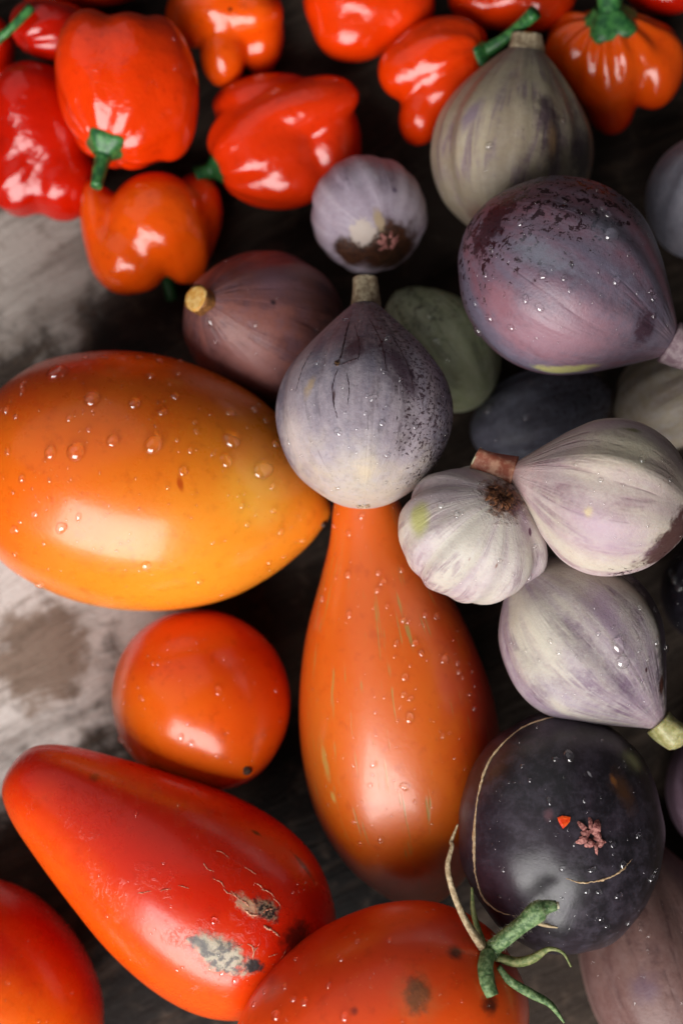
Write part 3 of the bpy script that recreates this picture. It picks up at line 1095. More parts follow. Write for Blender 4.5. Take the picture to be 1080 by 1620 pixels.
skin(t1, tomato_mat("tomato_skin_golden", (224, 102, 14), (236, 146, 38), vdir(t1, .62, -.78, 0), -1.8, 3.2, rough=0.27, dust=0.45,
                    C=(212, 68, 8), cdir=vdir(t1, -.42, .9, .0), c0=2.2, c1=4.4,
                    patches=resolve(t1, [dict(px=(405, 780), r=1.1, c=(242, 176, 62), soft=0.9, amt=0.8, ns=1.2, a=0.7),
                                         dict(px=(285, 765), r=0.10, c=(190, 80, 14), soft=0.7, amt=0.6, axpx=(4, 16), el=2.5)])))
skin(t2, tomato_mat("tomato_skin_egg", (226, 72, 8), (234, 108, 18), vdir(t2, -.5, -.85, 0), -1.8, 2.0, rough=0.22))
skin(t3, tomato_mat("tomato_skin_orange_pear", (218, 104, 16), (216, 96, 15), vdir(t3, 0, 1, 0), -2, 2, fleck=0.85, rough=0.37, spec=0.9,
                    C=(192, 42, 8), cdir=vdir(t3, .95, .1, .1), c0=1.0, c1=2.7,
                    patches=resolve(t3, [dict(px=(600, 1430), r=1.15, c=(140, 78, 26), soft=1.0, amt=0.8, ns=1.4, a=0.5),
                                         dict(px=(514, 1205), r=0.13, c=(196, 160, 84), soft=0.6, amt=1.0, axpx=(10, 60), el=5, h=-1.5),
                                         dict(px=(527, 1262), r=0.10, c=(206, 168, 92), soft=0.6, amt=1.0, axpx=(6, 20), el=2),
                                         dict(px=(500, 1180), r=0.9, c=(190, 108, 34), soft=1.0, amt=1.0, a=0.5, axpx=(0, 10), el=3)])))
skin(t4, tomato_mat("tomato_skin_scarred", (204, 32, 2), (230, 84, 8), vdir(t4, -.6, -.8, 0), -0.6, 2.2, rough=0.27, wrinkle=1.2,
                    patches=resolve(t4, [
                        dict(px=(350, 1512), r=0.50, c=(176, 164, 142), c2=(92, 86, 80), ns2=5, soft=0.45, amt=1.7, ns=3.4, rough=0.7, h=3.5, axpx=(70, 40), el=2.0),
                        dict(px=(402, 1530), r=0.22, c=(34, 28, 28), soft=0.5, amt=1.8, ns=5, rough=0.6, h=2.0, axpx=(40, 20), el=1.6),
                        dict(px=(318, 1495), r=0.16, c=(74, 70, 68), soft=0.6, amt=1.8, ns=6, rough=0.6, axpx=(40, 34), el=2.2, a=0.8),
                        dict(px=(422, 1440), r=0.30, c=(30, 16, 12), c2=(150, 116, 92), ns2=8, soft=0.5, amt=1.6, ns=5, rough=0.55, h=3.0, axpx=(40, 30), el=1.6),
                        dict(px=(390, 1432), r=0.22, c=(200, 150, 120), soft=0.5, amt=1.6, ns=6, rough=0.5, h=2.0, axpx=(40, 34), el=2.0),
                        dict(px=(480, 1370), r=0.12, c=(46, 14, 10), soft=0.7, amt=1.6, ns=5, axpx=(40, 60), el=5, a=0.85),
                        dict(px=(405, 1318), r=0.09, c=(60, 16, 10), soft=0.7, amt=1.0, axpx=(10, 6), el=2),
                        dict(px=(150, 1230), r=0.18, c=(120, 14, 6), soft=0.8, amt=1.2, ns=5, a=0.8),
                        dict(px=(470, 1480), r=0.45, c=(36, 12, 8), soft=0.7, amt=1.5, ns=4, a=0.85, axpx=(30, -10), el=1.8)])))
skin(t5, tomato_mat("tomato_skin_corner", (200, 34, 3), (236, 102, 14), vdir(t5, -.4, -.9, 0), -2.2, 0.6, rough=0.26))
skin(t6, tomato_mat("tomato_skin_blotched", (222, 60, 8), (232, 86, 16), vdir(t6, .2, -.8, 0), -3.2, 0.8, rough=0.36, dust=0.7,
                    patches=resolve(t6, [
                        dict(px=(660, 1575), r=0.36, c=(58, 34, 22), c2=(104, 60, 34), ns2=6, soft=0.6, amt=1.2, ns=4, axpx=(-6, 60), el=1.8, rough=0.5, h=1.5),
                        dict(px=(660, 1580), r=0.75, c=(190, 108, 60), soft=0.9, amt=1.2, ns=2.5, a=0.45),
                        dict(px=(720, 1508), r=0.24, c=(70, 28, 18), soft=0.8, amt=1.2, ns=4, a=0.9),
                        dict(px=(775, 1590), r=0.30, c=(60, 26, 16), soft=0.8, amt=1.2, ns=4, a=0.9),
                        dict(px=(560, 1600), r=0.12, c=(150, 40, 14), soft=0.9, amt=1.0)])))


def nub(fr, x, y, r, mat, name="blossom_scar", seed=0):
    p, n, d = cast(fr, x, y)
    if p is None:
        q = CAM + pix_dir(x, y) * ((fr.T - CAM) @ pix_dir(x, y))
        h = fr.bvh.find_nearest(Vector(q))
        p, n = np.array(h[0]), np.array(h[1])
    lp, ln_ = loc(fr, p), n @ fr.R
    s = fr.s
    b = np.random.default_rng(seed).normal(size=3) * r * 0.25
    v, f = tube([lp - ln_ * r * .4 * s, lp + ln_ * r * .3 * s, lp + (ln_ * r * .8 + b) * s, lp + (ln_ * r * 1.1 + b * 1.4) * s],
                np.array((r, r * .85, r * .5, r * .15)) * s, 10, 9, 0.16, seed)
    return mesh_obj(name, v, f, mat, fr.root)


nub(t2, 391, 1219, 8, M_SCAR_DARK, seed=1)
nub(t1, 511, 829, 6, M_SCAR_DARK, seed=2)

# ------------------------------------------------------------------ upper figs
f = FIG("tall beige fig striped with purple, neck towards the peppers", 812, 240, 84, -8, 320, 131, neck=1.25, seed=40, rib=2.0, noise=0.02)
skin(f, fig_mat("fig_skin_beige_striped", (146, 132, 112), (176, 162, 138), (112, 88, 104), bloom=(176, 164, 150), bloom_a=0.25, lines=0.75, freq=2.0,
               neck=(128, 108, 108), tn=0.9,
               patches=resolve(f, [dict(px=(870, 190), r=0.45, c=(62, 46, 54), soft=0.7, amt=1.3, axpx=(4, 60), el=3.5, a=0.9),
                                   dict(px=(745, 180), r=0.26, c=(118, 96, 124), soft=0.8, amt=1.0, axpx=(-40, 60), el=2.5, a=0.7),
                                   dict(px=(920, 240), r=0.55, c=(70, 56, 64), soft=0.8, amt=1.2, axpx=(14, 60), el=3, a=0.85),
                                   dict(px=(875, 225), r=0.2, c=(134, 106, 80), soft=0.8, amt=1.0, axpx=(2, 40), el=3),
                                   dict(px=(760, 345), r=0.6, c=(128, 88, 78), soft=0.9, amt=1.2, a=0.7)])))
fig_stem(f, 6, 30, 24, mat=M_FSTEM, cut=M_CUT_RIM, seed=5)
f4 = f

f = FIG("black round fig with a pink star-shaped eye and a tan crack along its side", 896, 1318, 170, -72, 300, 178, anchor=.4, round_=0.85, seed=41,
        rib=0.5, noise=0.012, squash=(0.93, 1.08), squeeze=0.965)
f13 = f
skin(f, fig_mat("fig_skin_black_round", (30, 26, 31), (42, 34, 42), (20, 15, 19), bloom=(78, 70, 82), bloom_a=0.4, lines=0.0, rough=0.34, spec=0.6, bump=0.14,
               patches=resolve(f, [dict(px=(985, 1250), r=0.35, c=(88, 56, 34), soft=0.9, amt=1.4, ns=3, axpx=(10, 40), el=2, a=0.8),
                                   dict(px=(970, 1235), r=0.10, c=(140, 88, 44), soft=0.8, amt=1.4, axpx=(6, 30), el=3, a=0.9),
                                   dict(px=(790, 1400), r=0.9, c=(64, 46, 58), soft=0.9, amt=1.0, a=0.6),
                                   dict(px=(868, 1290), r=0.16, c=(100, 66, 72), soft=0.8, amt=1.3, a=0.7),
                                   dict(px=(932, 1225), r=0.04, c=(170, 166, 170), soft=0.6, amt=1.2, ns=10, axpx=(14, 34), el=9, a=0.8)])))
ostiole(f, 29, M_OST_PINK, 13, 19, raise_=1.2)

f = FIG("cream and lilac fig with a round pale green stem knob above the black fig", 926, 1016, -48, -4, 340, 130, neck=1.75, squeeze=0.965, seed=42, rib=1.6, noise=0.02)
f12 = f
skin(f, fig_mat("fig_skin_cream_lilac", (176, 168, 154), (146, 129, 142), (104, 80, 102), bloom=(192, 186, 180), bloom_a=0.25, lines=0.8, freq=1.7,
               neck=(166, 142, 150), tn=0.85,
               patches=resolve(f, [dict(px=(850, 1000), r=0.9, c=(200, 194, 178), soft=0.9, amt=1.0, a=0.7, axpx=(40, 60), el=1.8),
                                   dict(px=(1046, 1000), r=0.75, c=(52, 42, 54), soft=0.6, amt=1.2, axpx=(18, 90), el=3.5, a=0.95),
                                   dict(px=(1046, 1085), r=0.16, c=(60, 32, 26), soft=0.5, amt=1.5, ns=6, axpx=(6, 30), el=2.2),
                                   dict(px=(1022, 1060), r=0.05, c=(70, 44, 48), soft=0.6, amt=1.0, axpx=(6, 20), el=2.5),
                                   dict(px=(955, 960), r=0.45, c=(150, 124, 150), soft=0.9, amt=1.1, axpx=(26, 60), el=2.6, a=0.6)])))
fig_stem(f, 14, 24, 24, bend=(6, 2), mat=M_FSTEM_PALE, cut=M_FSTEM_PALE, seed=7, dome=15)

f = FIG("white and lilac fig with a ragged brown eye and a green patch", 752, 842, -127, -48, 226, 113, round_=0.55, squeeze=0.91, seed=43, rib=2.6, noise=0.02)
f11 = f
skin(f, fig_mat("fig_skin_white_lilac", (192, 184, 172), (178, 162, 166), (132, 106, 118), bloom=(204, 198, 192), bloom_a=0.25, lines=0.7, freq=2.2,
               patches=resolve(f, [dict(px=(662, 818), r=0.36, c=(168, 166, 96), soft=0.6, amt=0.8, ns=2, axpx=(4, 30), el=1.6, a=0.85),
                                   dict(px=(798, 786), r=0.72, c=(74, 42, 28), c2=(140, 98, 76), ns2=7, soft=0.5, amt=1.5, ns=5, h=2, rough=0.6),
                                   dict(px=(830, 830), r=0.35, c=(150, 118, 144), soft=0.9, amt=1.2, axpx=(20, 60), el=2.2, a=0.6),
                                   dict(px=(838, 842), r=0.06, c=(92, 56, 76), soft=0.5, amt=1.2, axpx=(2, 20), el=2),
                                   dict(px=(785, 895), r=0.035, c=(130, 94, 82), soft=0.7, amt=1.0, axpx=(-14, 60), el=12, a=0.8),
                                   dict(px=(742, 885), r=0.03, c=(140, 106, 100), soft=0.7, amt=1.0, axpx=(-20, 60), el=12, a=0.6)])))
ostiole(f, 27, M_OST_BROWN, 11, 9, raise_=1.3)

f = FIG("big speckled purple fig with its neck pointing off the frame", 890, 440, -31, -4, 392, 157, neck=1.45, seed=44, rib=0.9, noise=0.014, bend=(0, 0))
f5 = f
skin(f, fig_mat("fig_skin_purple_speckled", (118, 80, 92), (98, 90, 106), (50, 28, 38), bloom=(114, 110, 126), bloom_a=0.4, lines=0.3, speck=0.97,
               speck_dir=vdir(f, -.3, .95, .1), speck0=-1.6, speck1=1.6, neck=(168, 142, 152), tn=0.93, rough=0.38, spec=0.45, speck_s=4.2,
               patches=resolve(f, [dict(px=(890, 585), r=0.26, c=(176, 172, 112), soft=0.6, amt=0.9, axpx=(60, -4), el=4),
                                   dict(px=(890, 535), r=1.4, c=(152, 114, 124), soft=0.9, amt=0.9, axpx=(80, 10), el=2.0, a=0.75),
                                   dict(px=(790, 475), r=0.55, c=(134, 92, 102), soft=0.6, amt=1.0, a=0.8),
                                   dict(px=(850, 400), r=0.4, c=(112, 114, 126), soft=0.9, amt=1.4, axpx=(60, 34), el=3.5, a=0.8),
                                   dict(px=(778, 352), r=0.5, c=(40, 20, 28), soft=0.4, amt=2.2, ns=3.4, axpx=(40, -60), el=2.6, a=0.9, rough=0.22),
                                   dict(px=(1020, 520), r=0.42, c=(60, 34, 46), soft=0.6, amt=1.6, ns=4, axpx=(10, 40), el=1.8, a=0.85),
                                   dict(px=(960, 360), r=0.6, c=(110, 112, 126), soft=0.9, amt=1.2, a=0.7)])))
fig_stem(f, 40, 36, 27, bend=(10, 4), mat=M_FSTEM_MAUVE, cut=M_CUT_RIM, seed=11)

f = FIG("pale pink fig with its reddish stem over the white fig's eye", 968, 786, 166, -2, 306, 126, anchor=.42, neck=1.6, squeeze=0.985, seed=45, rib=1.5, noise=0.016)
f10 = f
skin(f, fig_mat("fig_skin_pale_pink", (192, 180, 164), (180, 160, 160), (134, 100, 112), bloom=(202, 194, 186), bloom_a=0.25, lines=0.7, freq=1.6,
               neck=(196, 154, 152), tn=0.86, speck=0.85, speck_dir=vdir(f, .45, -.9, 0), speck0=0.9, speck1=2.3,
               patches=resolve(f, [dict(px=(1070, 850), r=0.75, c=(70, 38, 38), soft=0.4, amt=1.6, ns=3, axpx=(-60, 60), el=1.8, a=0.95),
                                   dict(px=(985, 710), r=0.8, c=(212, 202, 176), soft=0.9, amt=1.0, axpx=(80, 0), el=2.0, a=0.75),
                                   dict(px=(1000, 680), r=0.10, c=(120, 116, 70), soft=0.8, amt=1.2, axpx=(60, 0), el=4, a=0.8),
                                   dict(px=(930, 810), r=0.16, c=(212, 196, 140), soft=0.8, amt=1.3, ns=6, a=0.9),
                                   dict(px=(960, 850), r=0.8, c=(166, 138, 158), soft=0.9, amt=1.0, axpx=(60, 30), el=2.2, a=0.6),
                                   dict(px=(1060, 740), r=0.6, c=(150, 132, 124), soft=0.9, amt=1.4, a=0.7)])))
fig_stem(f, 48, 24, 19, bend=(2, 8), mat=M_FSTEM_RED, cut=M_CUT_PALE, seed=13, wob=0.1)

f = FIG("upright lilac-grey fig with a dark wrinkled neck at the heart of the pile", 575, 650, 89.3, -20, 358, 137, neck=1.5, squeeze=0.95, seed=46, rib=1.0, noise=0.012)
f1 = f
skin(f, fig_mat("fig_skin_lilac_grey", (152, 140, 148), (114, 108, 122), (54, 37, 46), bloom=(178, 168, 174), bloom_a=0.4, lines=0.55, freq=1.8,
               bottom=(184, 170, 152), tb=0.13, neck=(96, 74, 86), tn=0.9, speck_s=11.0, speck=0.85, speck_dir=vdir(f, .9, .25, 0), speck0=-0.6, speck1=1.5,
               patches=resolve(f, [dict(px=(562, 550), r=0.42, c=(74, 52, 62), soft=0.7, amt=1.6, ns=4, axpx=(-4, 60), el=2.4, a=0.9),
                                   dict(px=(630, 575), r=0.45, c=(80, 64, 76), soft=0.7, amt=1.6, ns=4, axpx=(30, 60), el=2.6, a=0.85),
                                   dict(px=(533, 574), r=0.10, c=(40, 26, 22), c2=(130, 96, 60), ns2=14, soft=0.5, amt=1.4, ns=8, h=2),
                                   dict(px=(528, 625), r=0.04, c=(70, 48, 50), soft=0.6, amt=0.8, axpx=(2, 60), el=16, a=0.9),
                                   dict(px=(546, 530), r=0.045, c=(50, 32, 40), soft=0.6, amt=0.8, axpx=(-3, 60), el=16, a=0.9),
                                   dict(px=(602, 545), r=0.05, c=(54, 36, 46), soft=0.6, amt=1.0, axpx=(18, 60), el=14, a=0.9),
                                   dict(px=(650, 590), r=0.09, c=(48, 32, 42), soft=0.6, amt=1.8, ns=6, axpx=(12, 60), el=4.5, a=0.9),
                                   dict(px=(490, 610), r=0.13, c=(170, 146, 116), soft=0.8, amt=1.2, axpx=(-14, 40), el=3, a=0.8),
                                   dict(px=(462, 690), r=0.8, c=(204, 192, 186), soft=0.9, amt=0.9, a=0.65),
                                   dict(px=(575, 745), r=0.4, c=(196, 178, 150), soft=0.9, amt=1.3, a=0.7)])))
fig_stem(f, 26, 24, 20, bend=(0, 0), mat=M_FSTEM, cut=M_CUT_PALE, seed=15, wob=0.08)
ostiole(f, 14, M_OST_PALE, 8, 15, raise_=0.6)


# ------------------------------------------------------------------ marks that stand proud of a skin
def surface_path(fr, pts, n=60, off=0.0):
    q = spline(np.array(pts, float), n)
    out = []
    for x, y in q:
        p, nn, d = cast(fr, x, y)
        if p is None:
            w = CAM + pix_dir(x, y) * ((fr.T - CAM) @ pix_dir(x, y))
            h = fr.bvh.find_nearest(Vector(w))
            p, nn = np.array(h[0]), np.array(h[1])
        out.append(loc(fr, p + nn * off))
    return np.array(out)


def crack(fr, pts, r, mat, n=60, seed=0, name="skin_crack"):
    path = surface_path(fr, pts, n)
    g = np.random.default_rng(seed)
    u = np.linspace(0, 1, n)
    rad = r * fr.s * np.clip(np.sin(u * math.pi) ** 0.4, 0.08, 1) * (0.75 + 0.25 * np.sin(u * 23 + seed) + g.normal(size=n) * 0.12)
    path = path + g.normal(size=path.shape) * fr.s * 0.35
    v, f = tube(path, np.maximum(rad, 0.2 * fr.s), 7, None, 0.1, seed)
    return mesh_obj(name, v, f, mat, fr.root)


crack(f13, [(888, 1131), (835, 1147), (800, 1172), (772, 1208), (757, 1255), (751, 1300), (750, 1345), (752, 1384), (764, 1420), (788, 1442), (815, 1450)], 3.0, M_CRACK, 90, 1)
for q_, r_ in (([(556, 496), (546, 530), (540, 560), (531, 578)], 2.0), ([(534, 584), (526, 610), (528, 640), (534, 662)], 1.5), ([(548, 590), (552, 615), (550, 640)], 1.2),
               ([(582, 500), (598, 530), (606, 556), (612, 590)], 1.8), ([(612, 520), (632, 552), (648, 590), (655, 630)], 1.5), ([(560, 512), (568, 545), (566, 572)], 1.2),
               ([(500, 545), (480, 580), (466, 625)], 0.9), ([(536, 578), (552, 572), (566, 566)], 1.8)):
    crack(f1, q_, r_ * 0.8, M_WRINKLE, 40, int(q_[0][0]), "skin_wrinkle")
crack(f13, [(895, 1390), (920, 1397), (950, 1393), (978, 1381), (1000, 1360)], 2.0, M_CRACK, 50, 2)
g4 = np.random.default_rng(77)
for (x, y, r, a) in [(228, 1412, 1.1, 10), (262, 1409, 1.2, 10), (290, 1404, 1.2, -14), (346, 1398, 1.2, -38), (360, 1410, 1.3, -36), (374, 1418, 1.5, -44), (388, 1430, 2.2, -40),
                     (398, 1444, 2.8, -24), (410, 1404, 1.2, -40), (424, 1414, 1.3, -30), (438, 1428, 1.1, -46), (424, 1442, 1.8, 20), (424, 1468, 3.0, -28), (436, 1478, 2.4, -40),
                     (378, 1498, 1.5, 30), (396, 1500, 1.8, -50), (404, 1508, 1.5, 70), (352, 1352, 1.0, -30), (396, 1378, 1.1, -30), (330, 1372, 1.0, -40), (448, 1510, 1.0, 60), (432, 1512, 1.2, 20)]:
    L = g4.uniform(7, 13)
    c_, s_ = math.cos(math.radians(a)), -math.sin(math.radians(a))
    k_ = g4.uniform(-4, 4)
    crack(t4, [(x - L * c_, y - L * s_), (x - s_ * k_, y + c_ * k_), (x + L * c_, y + L * s_)], r * 0.9, M_CRUST, 14, int(x), "scar_ridge")

# the little orange flake on the black fig
p, n, d = cast(f13, 892, 1300)
Fm = view_frame(892, 1300)
g = np.random.default_rng(4)
V = []
zax = n / np.linalg.norm(n)
xax = np.cross((0, 1.0, 0), zax)
xax /= np.linalg.norm(xax)
yax = np.cross(zax, xax)
outline = [(-10, 6), (-3, 9), (4, 8), (10, 7), (9, 0), (4, -6), (-2, -11), (-6, -5), (-9, 1)]
S = f13.s
for h, k in ((-0.6, 1.0), (1.8, 0.96), (2.6, 0.6)):
    for (x, y) in outline:
        V.append((x * k * S, y * k * S, h * S))
nV = len(outline)
Fc = grid_faces(3, nV) + [tuple(2 * nV + i for i in range(nV)), tuple(range(nV))[::-1]]
Mx = to4(np.stack([xax, yax, zax], 1))
Mx.translation = Vector(p)
fl = mesh_obj("skin_flake", V, Fc, M_FLAKE, None, matrix=Mx, smooth=False)
fl["label"] = "tiny orange-red flake of skin stuck on the black round fig"
fl["category"] = "flake"


# ------------------------------------------------------------------ calyx and stem of the blotched tomato
def hover(x, y, up):
    h = cast_any(x, y)
    d = pix_dir(x, y)
    if h is None:
        w = on_table(x, y, 0.015)
    else:
        w = h[0]
    return w - d * up


def depth_path(pts):
    """pts (x, y, depth): depth measured along the camera axis"""
    out = []
    for x, y, dep in pts:
        d = pix_dir(x, y)
        out.append(CAM + d * dep / (-d @ (CR @ np.array((0, 0, 1.0)))))
    return np.array(out)


def dep_of(w):
    return (np.asarray(w) - CAM) @ (CR @ np.array((0, 0, -1.0)))


base_w = hover(776, 1504, 0.001)
D0 = dep_of(base_w)
Dfig = min(dep_of(hover(x, y, 0.0)) for (x, y) in ((815, 1460), (840, 1448), (870, 1436), (800, 1475)))
DS = min(D0, Dfig) - 0.004
S6 = DS / FPX
inv = t6.M.inverted()
Rt, Tt = t6.R, t6.T


def part6(name, pts, rad, mat, seg=12, n=26, wob=0.08, seed=0, parent=None):
    w = depth_path(pts)
    v, f = tube((w - Tt) @ Rt, np.array(rad) * S6, seg, n, wob, seed)
    return mesh_obj(name, v, f, mat, parent or t6.root)


calyx = part6("calyx", [(768, 1512, D0 + .002), (778, 1505, DS + .003), (788, 1496, DS + .0015)], (17, 15, 11), M_CALYX_D, 14, 12, 0.1, 1)
stem = part6("stem", [(776, 1504, DS + .003), (800, 1484, DS), (826, 1462, DS - .001), (850, 1442, DS - .002), (862, 1436, DS - .002), (880, 1433, DS - .002)],
             (13, 13.5, 13.5, 17, 12, 8), M_CALYX, 18, 44, 0.05, 2)
tipv = depth_path([(879, 1433, DS - .002), (884, 1432.5, DS - .002)])
v, f = tube((tipv - Tt) @ Rt, np.array((6.4, 5.6)) * S6, 12)
mesh_obj("cut_end", v, f, M_CUT_PALE, stem)
part6("sepal", [(772, 1508, DS + .001)] + [(x_, y_, dep_of(hover(x_, y_, 0.0016))) for x_, y_ in ((768, 1530), (770, 1555), (778, 1577))], (12, 13, 12, 10), M_CALYX, 10, 24, 0.1, 3)
part6("sepal", [(764, 1500, DS + .002), (748, 1478, DS), (732, 1450, DS - .001), (716, 1410, DS - .002), (708, 1372, DS - .002), (715, 1340, DS - .001), (714, 1330, DS), (724, 1304, DS)],
      (8, 6.5, 5, 4.6, 4.2, 3.4, 3, 1.4), M_SEPAL_DRY, 9, 60, 0.16, 4)
part6("sepal", [(788, 1530, DS + .002), (806, 1552, DS + .002), (838, 1572, DS + .003), (870, 1590, DS + .004), (892, 1618, DS + .006)], (5, 7, 7.5, 5.5, 2), M_CALYX, 10, 40, 0.1, 5)
part6("sepal", [(785, 1515, DS + .003), (815, 1522, DS + .004), (842, 1516, DS + .003), (868, 1502, DS + .002), (890, 1508, DS), (903, 1530, DS)], (8, 8, 7, 4, 2.2, 1.6), M_SEPAL_MID, 9, 46, 0.14, 6)
part6("sepal", [(766, 1498, DS + .004), (756, 1470, DS + .005), (748, 1440, DS + .005), (746, 1404, DS + .005)], (6, 5, 4, 2), M_SEPAL_MID, 8, 26, 0.12, 7)
part6("sepal", [(846, 1458, DS + .001), (862, 1464, DS + .001), (882, 1468, DS + .001)], (5, 3.5, 1.2), M_SEPAL_DRY, 8, 16, 0.1, 8)
# hairs on the stem
V, Fh = [], []
g = np.random.default_rng(8)
sm = stem.data
idx = g.choice(len(sm.vertices), 240, replace=False)
for i in idx:
    co, no = np.array(sm.vertices[i].co), np.array(sm.vertices[i].normal)
    tip = co + (no + g.normal(size=3) * 0.35) * S6 * g.uniform(3, 8)
    sd_ = np.cross(no, g.normal(size=3))
    sd_ = sd_ / np.linalg.norm(sd_) * S6 * 0.22
    sd2 = np.cross(sd_, no)
    b0 = len(V)
    V += [co + sd_, co - sd_ * .5 + sd2 * .8, co - sd_ * .5 - sd2 * .8, tip]
    Fh += [(b0, b0 + 1, b0 + 3), (b0 + 1, b0 + 2, b0 + 3), (b0 + 2, b0, b0 + 3)]
hr = mesh_obj("stem_hairs", V, Fh, M_HAIR, stem)
hr["kind"] = "stuff"


# ------------------------------------------------------------------ water drops
def drop_mesh(i, asym):
    g = np.random.default_rng(100 + i)
    V, rings, seg = [], 9, 18
    prof = [(0.86, -0.25), (0.97, -0.05), (1.0, 0.10), (0.96, 0.26), (0.85, 0.42), (0.66, 0.55), (0.42, 0.64), (0.2, 0.675), (0.01, 0.685)]
    ph = g.uniform(0, 6.28, 2)
    for (r, h) in prof:
        for j in range(seg):
            th = 2 * math.pi * j / seg
            k = r * (1 + asym * (math.cos(2 * th + ph[0]) + 0.5 * math.cos(3 * th + ph[1])))
            V.append((k * math.cos(th), k * math.sin(th), h))
    return np.array(V), grid_faces(rings, seg)


DROPS = [drop_mesh(i, a) for i, a in enumerate((0.02, 0.06, 0.1, 0.16))]
DROP_ME = []
for i, (v, f) in enumerate(DROPS):
    me = bpy.data.meshes.new("water_droplet")
    me.from_pydata([tuple(p) for p in v], [], f)
    me.polygons.foreach_set("use_smooth", [True] * len(me.polygons))
    me.materials.append(M_WATER)
    DROP_ME.append(me)


def drop_matrix(fr, p, n, r, flat, g):
    z = n / np.linalg.norm(n)
    x = np.cross(z, g.normal(size=3))
    x /= np.linalg.norm(x)
    y = np.cross(z, x)
    e = g.uniform(0.9, 1.15)
    A = np.stack([x * r * e, y * r / e, z * r * flat], 1)
    return A


def visible(fr, x, y):
    h = cast_any(x, y)
    return h if (h is not None and h[3] is fr) else None


def drops(fr, listed=(), count=0, rmin=3.0, rmax=6.0, fine=0, box=None, seed=0, flat=1.15):
    """listed: (x, y, r px); count random drops (own objects); fine: tiny ones joined"""
    g = np.random.default_rng(seed)
    todo = [(x, y, r) for (x, y, r) in listed]
    x0, y0, x1, y1 = box
    tries = 0
    while count > 0 and tries < 4000:
        tries += 1
        x, y = g.uniform(x0, x1), g.uniform(y0, y1)
        if visible(fr, x, y) is None:
            continue
        todo.append((x, y, rmin + (rmax - rmin) * g.uniform() ** 2.2))
        count -= 1
    inv = fr.M.inverted()
    for (x, y, r) in todo:
        h = visible(fr, x, y)
        if h is None:
            continue
        A = drop_matrix(fr, h[0], h[1], r * fr.s, flat * g.uniform(0.8, 1.15), g)
        W = to4(A)
        W.translation = Vector(h[0])
        o = bpy.data.objects.new("water_droplet", DROP_ME[int(g.integers(0, 4))])
        col.objects.link(o)
        o.parent = fr.root
        o.matrix_basis = inv @ W
    if fine:
        V, F, off, tries = [], [], 0, 0
        dv, df = DROPS[1]
        while fine > 0 and tries < 6000:
            tries += 1
            x, y = g.uniform(x0, x1), g.uniform(y0, y1)
            h = visible(fr, x, y)
            if h is None:
                continue
            A = drop_matrix(fr, h[0], h[1], g.uniform(0.9, 2.4) * fr.s, flat, g)
            w = dv @ A.T + h[0]
            V.append((w - fr.T) @ fr.R)
            F += [tuple(i + off for i in q) for q in df]
            off += len(dv)
            fine -= 1
        if V:
            o = mesh_obj("fine_droplets", np.vstack(V), F, M_WATER, fr.root)
            o["kind"] = "stuff"


T1D = [(91, 590, 16), (145, 632, 13), (212, 640, 9.5), (257, 653, 7), (364, 653, 8), (80, 717, 10), (120, 716, 14), (178, 698, 10), (242, 705, 15),
       (365, 699, 13), (357, 730, 10), (415, 745, 16), (289, 746, 7.5), (36, 608, 7), (35, 620, 6), (97, 835, 9), (24, 838, 8), (124, 818, 5.5),
       (230, 895, 8), (315, 920, 6), (56, 814, 6), (35, 758, 6), (110, 662, 6), (238, 595, 6), (282, 592, 5), (276, 628, 6), (310, 683, 5),
       (300, 713, 5), (337, 718, 4), (402, 648, 7), (435, 703, 7), (420, 666, 6), (432, 808, 5), (444, 841, 6), (478, 855, 6), (430, 770, 5),
       (382, 801, 5), (390, 830, 5), (472, 884, 7), (449, 880, 5), (425, 890, 5), (62, 925, 7), (75, 938, 5), (25, 660, 5), (140, 680, 5),
       (220, 565, 6), (135, 566, 5), (252, 571, 6), (166, 565, 5), (10, 650, 7), (12, 715, 6), (24, 877, 5), (70, 860, 4)]
drops(t1, T1D, 26, 2.6, 4.2, 150, (0, 560, 520, 975), 1)
drops(t2, [(345, 1093, 7), (286, 1167, 6), (303, 1177, 6), (343, 1196, 4), (242, 1050, 4), (224, 1105, 5), (197, 1085, 4), (196, 1112, 5), (436, 1092, 4), (354, 1043, 4), (192, 1170, 6), (205, 1186, 4)],
      6, 2.2, 3.6, 60, (175, 965, 462, 1250), 2)
T3D = [(702, 1044, 8), (640, 1072, 6), (690, 975, 6), (672, 974, 5), (647, 1137, 8), (638, 1100, 5), (649, 1106, 5), (552, 973, 6), (612, 960, 4), (605, 922, 6),
       (598, 907, 5), (596, 935, 5), (626, 1019, 5), (656, 1018, 6), (666, 1034, 5), (723, 1050, 5), (725, 1064, 5), (640, 1245, 7), (590, 1210, 5), (585, 1243, 4),
       (560, 1300, 5), (570, 1335, 5), (602, 1328, 6), (552, 845, 5), (550, 910, 6), (510, 948, 5), (495, 952, 5), (635, 902, 5), (638, 982, 5), (646, 984, 4),
       (528, 833, 4), (572, 818, 5), (742, 1100, 4), (750, 1122, 5), (700, 1165, 4)]
drops(t3, T3D, 18, 2.2, 3.6, 110, (467, 800, 790, 1435), 3)
drops(t4, [(338, 1458, 6), (215, 1290, 3), (170, 1450, 3.5), (352, 1540, 5), (372, 1552, 6), (280, 1535, 3.5)], 4, 2, 3, 30, (10, 1190, 530, 1600), 4)
drops(t6, [(437, 1608, 9), (450, 1562, 6), (464, 1582, 6), (482, 1588, 7), (545, 1610, 8), (520, 1560, 5), (565, 1490, 5), (420, 1570, 5), (402, 1590, 5), (540, 1520, 4)], 10, 2.4, 4.5, 50, (360, 1440, 820, 1620), 5)
drops(t5, [], 3, 2, 3, 14, (0, 1380, 165, 1620), 6)
